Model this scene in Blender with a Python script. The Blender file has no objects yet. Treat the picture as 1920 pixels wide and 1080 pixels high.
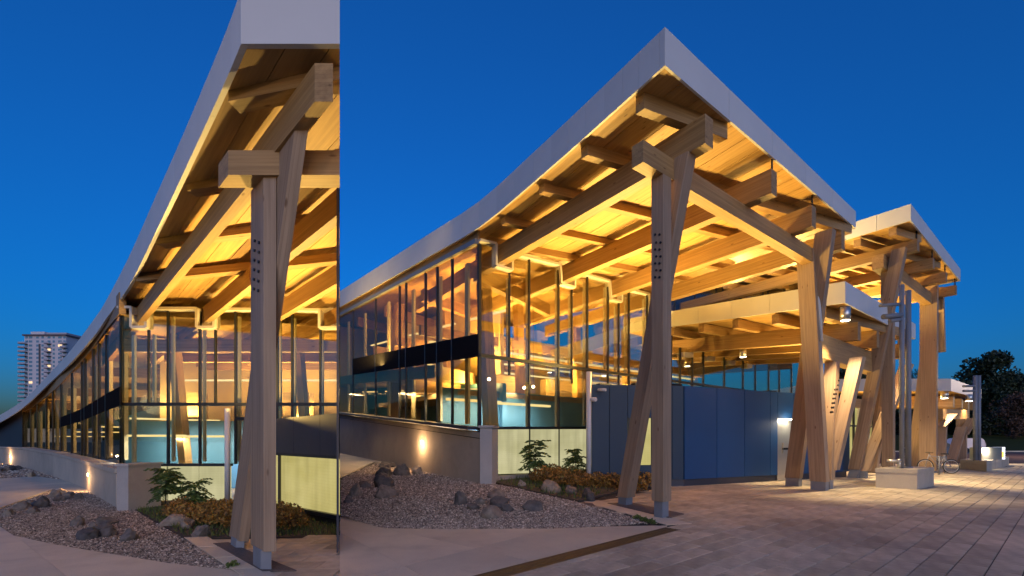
import bpy, bmesh, math, random
from mathutils import Vector as V, Matrix, noise
random.seed(7)
D = bpy.data
SC = bpy.context.scene
COL = SC.collection

# ------------------------------------------------------------------ camera, sky, sun, exposure
FPX, CX, HOR, EYE = 850.0, 960.0, 824.0, 1.6          # photograph: focal length in px, principal column, horizon row, eye height
cam = D.cameras.new('camera'); camo = D.objects.new('camera', cam); COL.objects.link(camo)
cam.sensor_width = 36.0; cam.lens = FPX / 1920 * 36.0
cam.shift_y = (HOR - 540) / 1920
cam.clip_start = 0.05; cam.clip_end = 3000
camo.location = (0, 0, EYE); camo.rotation_euler = (math.pi / 2, 0, 0)
SC.camera = camo

SUN_EL, SUN_ROT = 3.0, 170.0
w = D.worlds.new('World'); SC.world = w; w.use_nodes = True
nt = w.node_tree; bg = nt.nodes['Background']
sky = nt.nodes.new('ShaderNodeTexSky'); sky.sky_type = 'NISHITA'; sky.sun_disc = False
sky.sun_elevation = math.radians(SUN_EL); sky.sun_rotation = math.radians(SUN_ROT)
sky.ozone_density = 6.5; sky.air_density = 1.0; sky.dust_density = 2.0
nt.links.new(sky.outputs[0], bg.inputs[0]); bg.inputs[1].default_value = 0.14

sun = D.lights.new('afterglow', 'SUN'); sun.energy = 0.22; sun.angle = math.radians(50); sun.color = (.84, .80, 1.0)
suno = D.objects.new('afterglow', sun); COL.objects.link(suno)
sd = V((math.sin(math.radians(SUN_ROT)), math.cos(math.radians(SUN_ROT)), math.tan(math.radians(16))))
suno.rotation_euler = sd.to_track_quat('Z', 'Y').to_euler()
suno.location = sd * 50

SC.view_settings.view_transform = 'Standard'; SC.view_settings.look = 'None'
SC.view_settings.exposure = 1.55; SC.view_settings.gamma = 1.0
SC.cycles.use_denoising = True
SC.cycles.max_bounces = 7; SC.cycles.diffuse_bounces = 2; SC.cycles.glossy_bounces = 3
SC.cycles.transparent_max_bounces = 16; SC.cycles.transmission_bounces = 4
SC.cycles.caustics_reflective = False; SC.cycles.caustics_refractive = False
SC.cycles.sample_clamp_indirect = 4.0

# ------------------------------------------------------------------ helpers: survey of the photograph
def P(x, y, Y): return V(((x - CX) / FPX * Y, Y, EYE - (y - HOR) / FPX * Y))
def G(x, y, z=0.0):
    Y = (EYE - z) * FPX / (y - HOR)
    return V(((x - CX) / FPX * Y, Y, z))
def onplane(x, y, p, d):
    r = (x - CX) / FPX
    t = (r * p[1] - p[0]) / (d[0] - r * d[1])
    return P(x, y, p[1] + d[1] * t)
def Zat(y, Y): return EYE - (y - HOR) / FPX * Y
def lerp(a, b, t): return a + (b - a) * t
def interp(tab, x):
    tab = sorted(tab)
    if x <= tab[0][0]: (x0, y0), (x1, y1) = tab[0], tab[1]
    elif x >= tab[-1][0]: (x0, y0), (x1, y1) = tab[-2], tab[-1]
    else:
        for (x0, y0), (x1, y1) in zip(tab, tab[1:]):
            if x0 <= x <= x1: break
    return y0 + (y1 - y0) * (x - x0) / (x1 - x0)

# ------------------------------------------------------------------ helpers: materials
def mat(name, col, rough=.6, metal=0., spec=.5):
    m = D.materials.new(name); m.use_nodes = True
    b = m.node_tree.nodes['Principled BSDF']
    b.inputs['Base Color'].default_value = (*col, 1); b.inputs['Roughness'].default_value = rough
    b.inputs['Metallic'].default_value = metal
    b.inputs['Specular IOR Level'].default_value = spec
    return m
def nd(m, t, **k):
    n = m.node_tree.nodes.new(t)
    for a, b in k.items(): setattr(n, a, b)
    return n
def lk(m, a, b): m.node_tree.links.new(a, b)
def mathn(m, op, a, b=None):
    n = nd(m, 'ShaderNodeMath', operation=op)
    for i, s in enumerate((a, b)):
        if s is None: continue
        if isinstance(s, (int, float)): n.inputs[i].default_value = s
        else: lk(m, s, n.inputs[i])
    return n.outputs[0]
def ramp(m, fac, stops):
    r = nd(m, 'ShaderNodeValToRGB')
    e = r.color_ramp.elements
    while len(e) < len(stops): e.new(.5)
    for k, (p, c) in zip(e, stops): k.position = p; k.color = (*c, 1)
    lk(m, fac, r.inputs[0]); return r.outputs[0]
def mixc(m, fac, a, b, mode='MULTIPLY'):
    n = nd(m, 'ShaderNodeMix', data_type='RGBA', blend_type=mode)
    for s, i in ((fac, 0), (a, 6), (b, 7)):
        if isinstance(s, (int, float)): n.inputs[i].default_value = s
        elif isinstance(s, tuple): n.inputs[i].default_value = (*s, 1)
        else: lk(m, s, n.inputs[i])
    return n.outputs[2]
def objrand(m): return nd(m, 'ShaderNodeObjectInfo').outputs['Random']
def islrand(m): return nd(m, 'ShaderNodeNewGeometry').outputs['Random Per Island']
def texco(m, scale=(1, 1, 1), out='Object'):
    t = nd(m, 'ShaderNodeTexCoord'); mp = nd(m, 'ShaderNodeMapping')
    mp.inputs['Scale'].default_value = scale
    lk(m, t.outputs[out], mp.inputs['Vector'])
    return mp.outputs[0]
def noisen(m, vec, scale, detail=4, rough=.55):
    n = nd(m, 'ShaderNodeTexNoise'); n.inputs['Scale'].default_value = scale
    n.inputs['Detail'].default_value = detail; n.inputs['Roughness'].default_value = rough
    if vec is not None: lk(m, vec, n.inputs['Vector'])
    return n.outputs['Fac']
def bump(m, h, strength, dist=.02):
    b = nd(m, 'ShaderNodeBump'); b.inputs['Strength'].default_value = strength; b.inputs['Distance'].default_value = dist
    lk(m, h, b.inputs['Height'])
    lk(m, b.outputs[0], m.node_tree.nodes['Principled BSDF'].inputs['Normal'])
def setbc(m, c): lk(m, c, m.node_tree.nodes['Principled BSDF'].inputs['Base Color'])

def wood(name, lo, hi, lam=.04, knots=True):
    m = mat(name, hi, .55, 0, .35)
    co = texco(m, (.35, 9, 9))
    n = noisen(m, co, 2.2, 6, .6)
    c = ramp(m, n, [(.25, lo), (.7, hi)])
    sep = nd(m, 'ShaderNodeSeparateXYZ'); lk(m, texco(m), sep.inputs[0])
    if lam:
        fr = mathn(m, 'FRACT', mathn(m, 'MULTIPLY', sep.outputs[2], 1 / lam))
        line = mathn(m, 'LESS_THAN', fr, .09)
        fl = mathn(m, 'FLOOR', mathn(m, 'MULTIPLY', sep.outputs[2], 1 / lam))
        wn = nd(m, 'ShaderNodeTexWhiteNoise', noise_dimensions='1D'); lk(m, mathn(m, 'ADD', fl, mathn(m, 'MULTIPLY', objrand(m), 50)), wn.inputs['W'])
        c = mixc(m, 1., c, ramp(m, wn.outputs[0], [(0, (.86, .86, .86)), (1, (1.06, 1.06, 1.06))]))
        c = mixc(m, mathn(m, 'MULTIPLY', line, .3), c, (.35, .25, .18))
    if knots:
        v = nd(m, 'ShaderNodeTexVoronoi'); v.inputs['Scale'].default_value = 1.0
        lk(m, texco(m, (1.6, 5, 5)), v.inputs['Vector'])
        k = ramp(m, v.outputs['Distance'], [(.05, (1, 1, 1)), (.11, (0, 0, 0))])
        c = mixc(m, mathn(m, 'MULTIPLY', k, .75), c, (.3, .18, .1))
    big = noisen(m, texco(m, (.5, 1, 1)), .8, 3)
    c = mixc(m, 1., c, ramp(m, big, [(.3, (.88, .88, .9)), (.7, (1.08, 1.06, 1.04))]))
    c = mixc(m, 1., c, ramp(m, objrand(m), [(0, (.9, .9, .9)), (1, (1.08, 1.06, 1.04))]))
    setbc(m, c); bump(m, n, .12, .01)
    return m
M = {}
M['glulam'] = wood('glulam', (.28, .165, .065), (.45, .29, .125), .042)
M['deck'] = wood('deck_board', (.34, .20, .068), (.54, .345, .125), 0)
M['post'] = wood('glulam_post', (.26, .18, .115), (.42, .305, .205), .042)
def plain(name, col, rough=.5, metal=0, var=.06, scale=1.5):
    m = mat(name, col, rough, metal)
    n = noisen(m, texco(m), scale, 5, .6)
    c = mixc(m, 1., col, ramp(m, n, [(.25, (1 - var,) * 3), (.75, (1 + var,) * 3)]))
    c = mixc(m, 1., c, ramp(m, objrand(m), [(0, (1 - var * .6,) * 3), (1, (1 + var * .6,) * 3)]))
    setbc(m, c); return m
M['white'] = plain('white_metal_panel', (.60, .61, .62), .5, 0, .05, .6)
M['trim'] = plain('cream_trim', (.56, .52, .45), .5)
M['mullion'] = plain('black_aluminium', (.025, .027, .03), .4, .3)
M['fin'] = plain('cream_interior_fin', (.62, .6, .5), .5)
M['band'] = mat('dark_spandrel_glass', (.016, .015, .017), .5, 0, .0)
M['blue'] = plain('dark_blue_panel', (.006, .060, .185), .6, .0, .08, .7)
M['blue_shaded'] = plain('shaded_blue_panel', (.010, .036, .075), .55, .0, .08, .7)  # darker copy of the blue panel: the left wall's shade in its colour
M['slate'] = plain('slate_metal_panel', (.05, .055, .075), .4, .2, .08, .7)
M['teal'] = plain('teal_wall_paint', (.06, .20, .40), .6, 0, .03)
M['inwall'] = plain('cream_wall_paint', (.60, .44, .20), .7, 0, .05)
M['infloor'] = plain('interior_floor', (.3, .24, .17), .4)
M['steel'] = plain('galvanised_steel', (.20, .215, .245), .6, .15, .1, 4)
M['brushed'] = plain('brushed_steel', (.6, .58, .52), .3, .8, .05, 3)
M['dark'] = plain('dark_metal', (.02, .02, .022), .4, .5)
M['rubber'] = plain('black_rubber', (.012, .012, .013), .8)
M['roofmem'] = plain('roof_membrane', (.4, .4, .4), .8)

def concrete(name, col, joint=False):
    m = mat(name, col, .8)
    co = texco(m, out='Object')
    n1 = noisen(m, co, .55, 6, .6); n2 = noisen(m, co, 60, 3, .6)
    c = mixc(m, 1., col, ramp(m, n1, [(.3, (.8, .8, .82)), (.7, (1.12, 1.1, 1.08))]))
    c = mixc(m, 1., c, ramp(m, n2, [(.3, (.92,) * 3), (.7, (1.06,) * 3)]))
    v = nd(m, 'ShaderNodeTexNoise'); v.inputs['Scale'].default_value = 1.7; v.inputs['Detail'].default_value = 8
    lk(m, co, v.inputs['Vector'])
    c = mixc(m, 1., c, ramp(m, v.outputs['Fac'], [(.55, (1, 1, 1)), (.72, (.86, .85, .84))]))
    c = mixc(m, 1., c, ramp(m, objrand(m), [(0, (.92,) * 3), (1, (1.05,) * 3)]))
    setbc(m, c); bump(m, n2, .15, .004); return m
M['walk'] = concrete('walk_concrete', (.66, .565, .41))
M['wallc'] = concrete('planter_concrete', (.43, .38, .31))
M['pier'] = concrete('pale_pier_concrete', (.42, .4, .38))
def paver(name, rnd):
    m = mat(name, (.3, .27, .25), .75)
    r = rnd(m)
    c = ramp(m, r, [(0, (.40, .335, .24)), (.35, (.49, .42, .305)), (.7, (.53, .455, .335)), (1, (.58, .495, .365))])
    co = texco(m)
    n1 = noisen(m, texco(m, out='Object'), 5, 6, .65)
    c = mixc(m, 1., c, ramp(m, n1, [(.3, (.74,) * 3), (.7, (1.13,) * 3)]))
    geo = nd(m, 'ShaderNodeNewGeometry')
    nw = nd(m, 'ShaderNodeTexNoise'); nw.inputs['Scale'].default_value = .45; nw.inputs['Detail'].default_value = 5
    lk(m, geo.outputs['Position'], nw.inputs['Vector'])
    c = mixc(m, 1., c, ramp(m, nw.outputs['Fac'], [(.36, (.66, .66, .68)), (.62, (1.1, 1.09, 1.06))]))
    setbc(m, c); n2 = noisen(m, co, 45, 3); bump(m, n2, .25, .004); return m
M['paver'] = paver('paving_stone', objrand); M['paver_s'] = paver('paving_stone_far', islrand)
M['joint'] = plain('joint_sand', (.045, .038, .034), .95)
M['soil'] = plain('dark_soil', (.06, .045, .033), .95, 0, .3, 6)
M['padgravel'] = plain('brown_pad_gravel', (.13, .10, .085), .95, 0, .35, 40)
def stoney(name, stops, rnd, sc=8):
    m = mat(name, stops[0][1], .85)
    c = ramp(m, rnd(m), stops)
    n = noisen(m, texco(m), sc, 6, .65)
    c = mixc(m, 1., c, ramp(m, n, [(.3, (.5, .5, .52)), (.52, (1, 1, 1)), (.75, (1.45, 1.42, 1.36))]))
    setbc(m, c); bump(m, n, .6, .03); return m
M['gravel'] = stoney('gravel_stone', [(0, (.13, .095, .07)), (.4, (.34, .26, .20)), (.75, (.48, .38, .29)), (1, (.78, .68, .55))], islrand)
M['gravelbase'] = plain('gravel_bed', (.11, .085, .075), .95, 0, .4, 25)
M['rock'] = stoney('weathered_rock', [(0, (.075, .07, .07)), (.5, (.16, .135, .115)), (1, (.36, .29, .21))], objrand, 6)
M['asphalt'] = plain('asphalt', (.17, .105, .085), .95, 0, .15, 3); M['asphalt'].node_tree.nodes['Principled BSDF'].inputs['Specular IOR Level'].default_value = .1
M['lawn'] = plain('lawn_turf', (.085, .07, .015), .95, 0, .3, .6); M['lawn'].node_tree.nodes['Principled BSDF'].inputs['Specular IOR Level'].default_value = .05
M['earth'] = plain('far_ground', (.06, .055, .05), .95, 0, .2, .1)
def leafm(name, stops, rough=.6):
    m = mat(name, stops[0][1], rough)
    setbc(m, ramp(m, islrand(m), stops))
    b = m.node_tree.nodes['Principled BSDF']; b.inputs['Subsurface Weight'].default_value = 0
    return m
M['leaf_dark'] = leafm('dark_tree_leaf', [(0, (.012, .022, .008)), (.6, (.03, .045, .016)), (1, (.05, .07, .026))])
M['leaf_red'] = leafm('russet_tree_leaf', [(0, (.06, .03, .015)), (.6, (.13, .06, .03)), (1, (.18, .09, .05))])
M['leaf_green'] = leafm('sapling_leaf', [(0, (.035, .07, .015)), (.6, (.07, .12, .025)), (1, (.12, .18, .04))])
M['leaf_rust'] = leafm('rust_shrub_leaf', [(0, (.08, .05, .012)), (.45, (.24, .12, .025)), (.8, (.38, .20, .035)), (1, (.26, .20, .035))])
M['grass'] = leafm('grass_blade', [(0, (.045, .075, .012)), (.6, (.09, .135, .02)), (1, (.15, .16, .03))])
M['bark'] = plain('bark', (.06, .045, .035), .9, 0, .3, 8)
def emis(name, col, s):
    m = D.materials.new(name); m.use_nodes = True; t = m.node_tree
    t.nodes.remove(t.nodes['Principled BSDF'])
    e = t.nodes.new('ShaderNodeEmission'); e.inputs[0].default_value = (*col, 1); e.inputs[1].default_value = s
    t.links.new(e.outputs[0], t.nodes['Material Output'].inputs[0]); return m
M['lamp'] = emis('lamp_glow', (1, .78, .46), 14.0)
M['lampw'] = emis('lamp_glow_white', (1, .86, .62), 9.0)
M['tube'] = emis('linear_tube', (1, .80, .42), .55)
M['amber'] = emis('amber_glow', (1, .42, .05), 1.6)
M['signw'] = emis('white_sign_glow', (.85, .85, 1), .8)
M['towerlit'] = emis('lit_room', (1, .7, .4), .45)
def litglass(name, c0, c1, s):                       # frosted pane with the lit room behind it
    m = emis(name, c0, s); t = m.node_tree; e = [n for n in t.nodes if n.type == 'EMISSION'][0]
    n = noisen(m, texco(m, (.6, .6, 1.2)), .9, 3)
    c = ramp(m, n, [(.3, c0), (.7, c1)])
    sep = nd(m, 'ShaderNodeSeparateXYZ'); lk(m, texco(m), sep.inputs[0])          # slats of the blind behind the pane
    fr_ = mathn(m, 'FRACT', mathn(m, 'MULTIPLY', sep.outputs[2], 16.))
    c = mixc(m, mathn(m, 'MULTIPLY', mathn(m, 'LESS_THAN', fr_, .35), .16), c, (.8, .78, .7))
    n3 = noisen(m, texco(m, (2.5, 2.5, .25)), 1.3, 3)
    c = mixc(m, 1., c, ramp(m, n3, [(.32, (.82, .82, .8)), (.6, (1.05, 1.05, 1.02))]))
    lk(m, c, e.inputs[0])
    gl = nd(m, 'ShaderNodeBsdfGlossy'); gl.inputs['Roughness'].default_value = .12
    mx = nd(m, 'ShaderNodeMixShader'); fr = nd(m, 'ShaderNodeFresnel'); fr.inputs[0].default_value = 1.4
    lk(m, fr.outputs[0], mx.inputs[0]); lk(m, e.outputs[0], mx.inputs[1]); lk(m, gl.outputs[0], mx.inputs[2])
    lk(m, mx.outputs[0], t.nodes['Material Output'].inputs[0]); return m
M['frost'] = litglass('frosted_lit_pane', (.62, .58, .30), (.84, .78, .46), .26)
M['frosty'] = litglass('frosted_yellow_pane', (.66, .56, .18), (.86, .74, .30), .26)
def glassm(name, tint, ior, fk=.36, f0=.035):
    m = D.materials.new(name); m.use_nodes = True; t = m.node_tree
    t.nodes.remove(t.nodes['Principled BSDF'])
    tr = nd(m, 'ShaderNodeBsdfTransparent'); tr.inputs[0].default_value = (*tint, 1)
    gl = nd(m, 'ShaderNodeBsdfGlossy'); gl.inputs['Roughness'].default_value = .012; gl.inputs[0].default_value = (.95, .97, 1, 1)
    fr = nd(m, 'ShaderNodeFresnel'); fr.inputs[0].default_value = ior
    mx = nd(m, 'ShaderNodeMixShader')
    lk(m, mathn(m, 'ADD', mathn(m, 'MULTIPLY', fr.outputs[0], fk), f0), mx.inputs[0]); lk(m, tr.outputs[0], mx.inputs[1]); lk(m, gl.outputs[0], mx.inputs[2])
    lk(m, mx.outputs[0], t.nodes['Material Output'].inputs[0]); return m
M['glass'] = glassm('facade_glass', (.88, .86, .74), 1.45, .5, .075)
M['glassw'] = glassm('wing_glass', (.86, .78, .60), 1.45, .14, .02)
M['glassd'] = glassm('dark_tinted_glass', (.55, .56, .55), 1.7)

# ------------------------------------------------------------------ helpers: objects and meshes (all coordinates are world metres)
WM = {}
CLIP = [None]
def frame(origin, xdir=None):
    if xdir is None: return Matrix.Translation(origin)
    x = V(xdir).normalized(); up = V((0, 0, 1)) if abs(x.z) < .9 else V((-.797, -.604, 0))
    y = up.cross(x).normalized(); z = x.cross(y)
    r = Matrix((x, y, z)).transposed().to_4x4()
    return Matrix.Translation(origin) @ r
def link(o, mw, parent=None):
    COL.objects.link(o); WM[o] = mw
    if parent is not None:
        o.parent = parent; o.matrix_parent_inverse = WM[parent].inverted()
    o.matrix_basis = mw
    return o
def thing(name, label, cat, loc, group=None):
    o = D.objects.new(name, None); o.empty_display_size = .3
    link(o, Matrix.Translation(V(loc)))
    return tag(o, label, cat, group)
def tag(o, label=None, cat=None, group=None, kind=None):
    for k, v in (('label', label), ('category', cat), ('group', group), ('kind', kind)):
        if v: o[k] = v
    return o
def bool_clip(bm):
    n = CLIP[0]
    if n is None: return
    r = bmesh.ops.bisect_plane(bm, geom=bm.verts[:] + bm.edges[:] + bm.faces[:], plane_co=(0, 0, 0), plane_no=n, clear_outer=True, dist=1e-5)
    ed = [e for e in r['geom_cut'] if isinstance(e, bmesh.types.BMEdge)]
    if ed:
        try: bmesh.ops.edgeloop_fill(bm, edges=ed)
        except Exception: pass
def mk(name, verts, faces, m, parent=None, xdir=None, origin=None, smooth=False, clip=True):
    if origin is None:
        origin = V((0, 0, 0))
        for v in verts: origin += V(v)
        origin /= len(verts)
    mw = frame(origin, xdir); inv = mw.inverted()
    bm = bmesh.new()
    bv = [bm.verts.new(v) for v in verts]
    for f in faces:
        try: bm.faces.new([bv[i] for i in f])
        except ValueError: pass
    if clip: bool_clip(bm)
    bmesh.ops.recalc_face_normals(bm, faces=bm.faces)
    if not bm.faces: bm.free(); return None
    bm.transform(inv)
    me = D.meshes.new(name); bm.to_mesh(me); bm.free()
    me.materials.append(M[m] if isinstance(m, str) else m)
    if smooth:
        for p in me.polygons: p.use_smooth = True
    return link(D.objects.new(name, me), mw, parent)
HEX = [(0, 1, 2, 3), (7, 6, 5, 4), (0, 4, 5, 1), (1, 5, 6, 2), (2, 6, 7, 3), (3, 7, 4, 0)]
def hexa(name, b4, t4, m, parent=None, xdir=None):
    return mk(name, list(b4) + list(t4), HEX, m, parent, xdir)
def beam(name, p0, p1, wv, h, m, parent=None, left=True):
    """bar with vertical end cuts; p0-p1 its lower left edge (or centre line), wv the horizontal width vector, h its height"""
    p0, p1, wv = V(p0), V(p1), V(wv)
    if not left: p0, p1 = p0 - wv / 2, p1 - wv / 2
    up = V((0, 0, h))
    return hexa(name, [p0, p1, p1 + wv, p0 + wv], [p0 + up, p1 + up, p1 + wv + up, p0 + wv + up], m, parent, p1 - p0)
def post(name, b, t, s1, s2, m, parent=None):
    """leaning post: b,t centres of its foot and head, s1,s2 full side vectors of its section"""
    b, t, s1, s2 = V(b), V(t), V(s1) / 2, V(s2) / 2
    q = [-s1 - s2, s1 - s2, s1 + s2, -s1 + s2]
    return hexa(name, [b + k for k in q], [t + k for k in q], m, parent, t - b)
def slab(name, poly, ext, m, parent=None, xdir=None, clip=True):
    poly = [V(p) for p in poly]; ext = V(ext); n = len(poly)
    vs = poly + [p + ext for p in poly]
    fs = [tuple(range(n)), tuple(range(2 * n - 1, n - 1, -1))] + [(i, (i + 1) % n, n + (i + 1) % n, n + i) for i in range(n)]
    return mk(name, vs, fs, m, parent, xdir, clip=clip)
def box(name, c, sx, sy, sz, m, parent=None, rot=0):
    c = V(c); ca, sa = math.cos(rot), math.sin(rot)
    ux, uy = V((ca, sa, 0)) * sx / 2, V((-sa, ca, 0)) * sy / 2
    b = [c - ux - uy, c + ux - uy, c + ux + uy, c - ux + uy]
    return hexa(name, b, [p + V((0, 0, sz)) for p in b], m, parent, ux)
def cyl(name, p0, p1, r0, m, parent=None, r1=None, seg=14, smooth=True):
    p0, p1 = V(p0), V(p1); r1 = r0 if r1 is None else r1
    d = (p1 - p0).normalized(); a = d.orthogonal().normalized(); b = d.cross(a)
    vs = []
    for p, r in ((p0, r0), (p1, r1)):
        for k in range(seg):
            t = 2 * math.pi * k / seg; vs.append(p + (a * math.cos(t) + b * math.sin(t)) * r)
    fs = [(k, (k + 1) % seg, seg + (k + 1) % seg, seg + k) for k in range(seg)] + [tuple(range(seg - 1, -1, -1)), tuple(range(seg, 2 * seg))]
    o = mk(name, vs, fs, m, parent)
    if o and smooth:
        for p in o.data.polygons: p.use_smooth = len(p.vertices) == 4
    return o
def light(kind, name, loc, energy, col, parent=None, aim=None, **k):
    l = D.lights.new(name, kind); l.energy = energy; l.color = col
    for a, b in k.items(): setattr(l, a, b)
    o = D.objects.new(name, l)
    mw = Matrix.Translation(V(loc))
    if aim is not None: mw = mw @ (V(aim)).to_track_quat('-Z', 'Y').to_matrix().to_4x4()
    return link(o, mw, parent)
WARM = (1.0, .63, .165); WARMW = (1.0, .72, .38)
def pane_on(parent, pts, nrm, m='glass', name='glass_pane', t=.02):
    return slab(name, pts, V(nrm) * t, m, parent)
def bolts(parent_post, pts, nrm, r=.035):
    for p in pts: cyl('bolt', V(p) - V(nrm) * .01, V(p) + V(nrm) * .02, r, 'dark', parent_post, seg=10)

# ================================================================== GROUND
base = mk('ground', [(-900, -300, -.12), (900, -300, -.12), (900, 2200, -.12), (-900, 2200, -.12)], [(0, 1, 2, 3)], 'earth', clip=False)
tag(base, kind='structure')
SEAM = V((1, 323 / 850, 0)).normalized()             # raked right end of the near pavilion
LCLIP, RCLIP = SEAM, -SEAM

def zb(X, Y):                                        # gravel garden rising towards the wing
    s = max(0., min(1., (3.3 - X) / 2.8)); s = s * s * (3 - 2 * s)
    return max(0., .044 * (Y - 8.4)) * s
def B(x, y):                                         # pixel on the gravel garden
    z = 0.
    for _ in range(30):
        p = G(x, y, z) if y > HOR + 1 else None
        z = .5 * z + .5 * zb(p.x, p.y)
    return G(x, y, z)

# ---- paved plaza
UP = V((1045 / 850, 1, 0)).normalized(); VP = V((-UP.y, UP.x, 0))
plaza = slab('plaza_paving', [G(860, 1330), G(860, 1086), G(1268, 991), G(1090, 941), G(1225, 906), G(1290, 880), V((6, 30, 0)), V((70, 30, 0)), V((70, 2, 0))], (0, 0, -.06), 'joint', clip=False)
plaza.location.z -= .012; WM[plaza] = plaza.matrix_basis.copy()
tag(plaza, kind='structure')
def paver_mesh(L, Wd, name):
    g, c, hh = .0055, .006, .03
    x, y = L / 2 - g, Wd / 2 - g
    vs = [(sx * x, sy * y, 0) for sx, sy in ((-1, -1), (1, -1), (1, 1), (-1, 1))] + \
         [(sx * x, sy * y, hh - c) for sx, sy in ((-1, -1), (1, -1), (1, 1), (-1, 1))] + \
         [(sx * (x - c), sy * (y - c), hh) for sx, sy in ((-1, -1), (1, -1), (1, 1), (-1, 1))]
    fs = [(4, 5, 9, 8), (5, 6, 10, 9), (6, 7, 11, 10), (7, 4, 8, 11), (8, 9, 10, 11), (0, 1, 5, 4), (1, 2, 6, 5), (2, 3, 7, 6), (3, 0, 4, 7)]
    return vs, fs
PL, PW = .58, .285
pv, pf = paver_mesh(PL, PW, 'paver')
pme = D.meshes.new('paver'); pme.from_pydata(pv, [], pf); pme.materials.append(M['paver'])
DDIR = V((940 / 850, 1, 0)).normalized(); DN = V((DDIR.y, -DDIR.x, 0))     # trench drain direction and the side of the paving
O0 = G(1262, 991) + DN * .155
cells = []; trims = []
def cutpoly(poly, p, n):
    out = [[], []]
    for side in (0, 1):
        s = 1 if side == 0 else -1; res = []
        for i in range(len(poly)):
            a, b = poly[i], poly[(i + 1) % len(poly)]
            da, db = s * (a - p).dot(n), s * (b - p).dot(n)
            if da >= 0: res.append(a)
            if da * db < 0: res.append(a.lerp(b, da / (da - db)))
        out[side] = res
    return [o for o in out if len(o) >= 3]
for j in range(-45, 100):
    off = random.uniform(0, PL)
    off = (j % 2) * PL * .5 + random.uniform(-.1, .1)
    for i in range(-25, 75):
        c = O0 + UP * (off + i * PL) - VP * (j * PW + PW / 2)
        r = c - O0
        if c.y < 3.2 or c.y > 27 or c.x < -3 or c.x > 34: continue
        a = r.dot(DDIR); b = -r.dot(DN); trimmed = None
        if a < .1:
            q = [c + UP * (sx * (PL / 2 - .006)) + VP * (sy * (PW / 2 - .006)) for sx, sy in ((-1, -1), (1, -1), (1, 1), (-1, 1))]
            ds = [(k - O0).dot(DN) for k in q]
            if max(ds) < .03: continue
            if min(ds) < 0:
                trimmed = [p for p in cutpoly(q, O0, DN)][0]
                if (c - O0).dot(UP) < -5: continue
        if trimmed:
            pass
        elif b > 0:
            # beyond the drain: only right of the garden edging
            e0, e1 = G(1090, 941), G(1250, 985)
            t = (c.y - e1.y) / (e0.y - e1.y)
            if c.x < e1.x + (e0.x - e1.x) * t + .1: continue
            if c.y > 11.9 and c.x < 2.3 + (c.y - 11.9) * .9: continue
        px = CX + FPX * c.x / c.y; py = HOR + FPX * EYE / c.y
        if trimmed: trims.append(trimmed)
        else: cells.append((c, px, py))
def inview(px, py): return -60 < px < 1980 and py < 1120
seen = sorted([c for c in cells if inview(c[1], c[2])], key=lambda c: c[0].length)
rot = Matrix.Rotation(math.atan2(UP.y, UP.x), 4, 'Z')
for c, px, py in seen[:270]:
    o = D.objects.new('paver', pme)
    z = -.024 + random.uniform(-.003, .003)
    link(o, Matrix.Translation(c + V((0, 0, z))) @ rot @ Matrix.Rotation(random.uniform(-.004, .004), 4, 'X'), plaza)
for tp_ in trims: slab('paver', [p + V((0, 0, .006)) for p in tp_], (0, 0, -.03), 'paver', plaza, clip=False)
rest = seen[270:] + [c for c in cells if not inview(c[1], c[2])]
vs, fs = [], []
for c, px, py in rest:
    k = len(vs); z = -.024 + random.uniform(-.003, .003)
    vs += [(rot @ V(v)) + c + V((0, 0, z)) for v in pv]; fs += [tuple(k + i for i in f) for f in pf]
me = D.meshes.new('far_pavers'); me.from_pydata(vs, [], fs); me.materials.append(M['paver_s'])
tag(link(D.objects.new('far_pavers', me), Matrix.Identity(4), plaza), kind='stuff')

# ---- plaza border slabs, gravel pad, trench drain
edge = [(1086, 940), (1130, 951.5), (1172, 963), (1212, 974.5), (1250, 985)]
for k in range(4):
    a, b = G(*edge[k]), G(*edge[k + 1])
    wdt = V((.52, .13, 0))
    slab('border_slab', [a, b, b + wdt, a + wdt], (0, 0, .012), 'walk', plaza, clip=False)
pad = slab('gravel_pad', [G(1139, 945), G(1182, 943), G(1283, 965), G(1254, 972.5)], (0, 0, .022), 'padgravel', plaza, clip=False)
d0 = G(1262, 991)
dd = -DDIR; dn = DN * .3
d1 = d0 + dd * 5.2
drain = thing('trench_drain', 'long brown slotted metal drain grate between the pale walk and the paving', 'drain', d0)
slab('channel', [d0 - dn * .5, d1 - dn * .5, d1 + dn * .5, d0 + dn * .5], (0, 0, -.08), 'rubber', drain, clip=False).location.z -= .02
M['grate'] = plain('bronze_grate', (.13, .09, .05), .5, .5, .15, 6)
for s in (-.46, -.16, .16, .46):
    beam('rail', d0 + dn * s + V((0, 0, -.012)), d1 + dn * s + V((0, 0, -.012)), dn.normalized() * .018, .016, 'grate', drain, left=False)
nb = int((d1 - d0).length / .028)
vs, fs = [], []
for k in range(nb):
    p = d0 + dd * (k + .5) * .028; q = [p - dd * .007 - dn * .5, p + dd * .007 - dn * .5, p + dd * .007 + dn * .5, p - dd * .007 + dn * .5]
    n0 = len(vs); vs += [v + V((0, 0, -.012)) for v in q] + [v + V((0, 0, .001)) for v in q]
    fs += [tuple(n0 + i for i in f) for f in HEX]
tag(mk('grate_bar', vs, fs, 'grate', drain, clip=False), kind='stuff')

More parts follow.
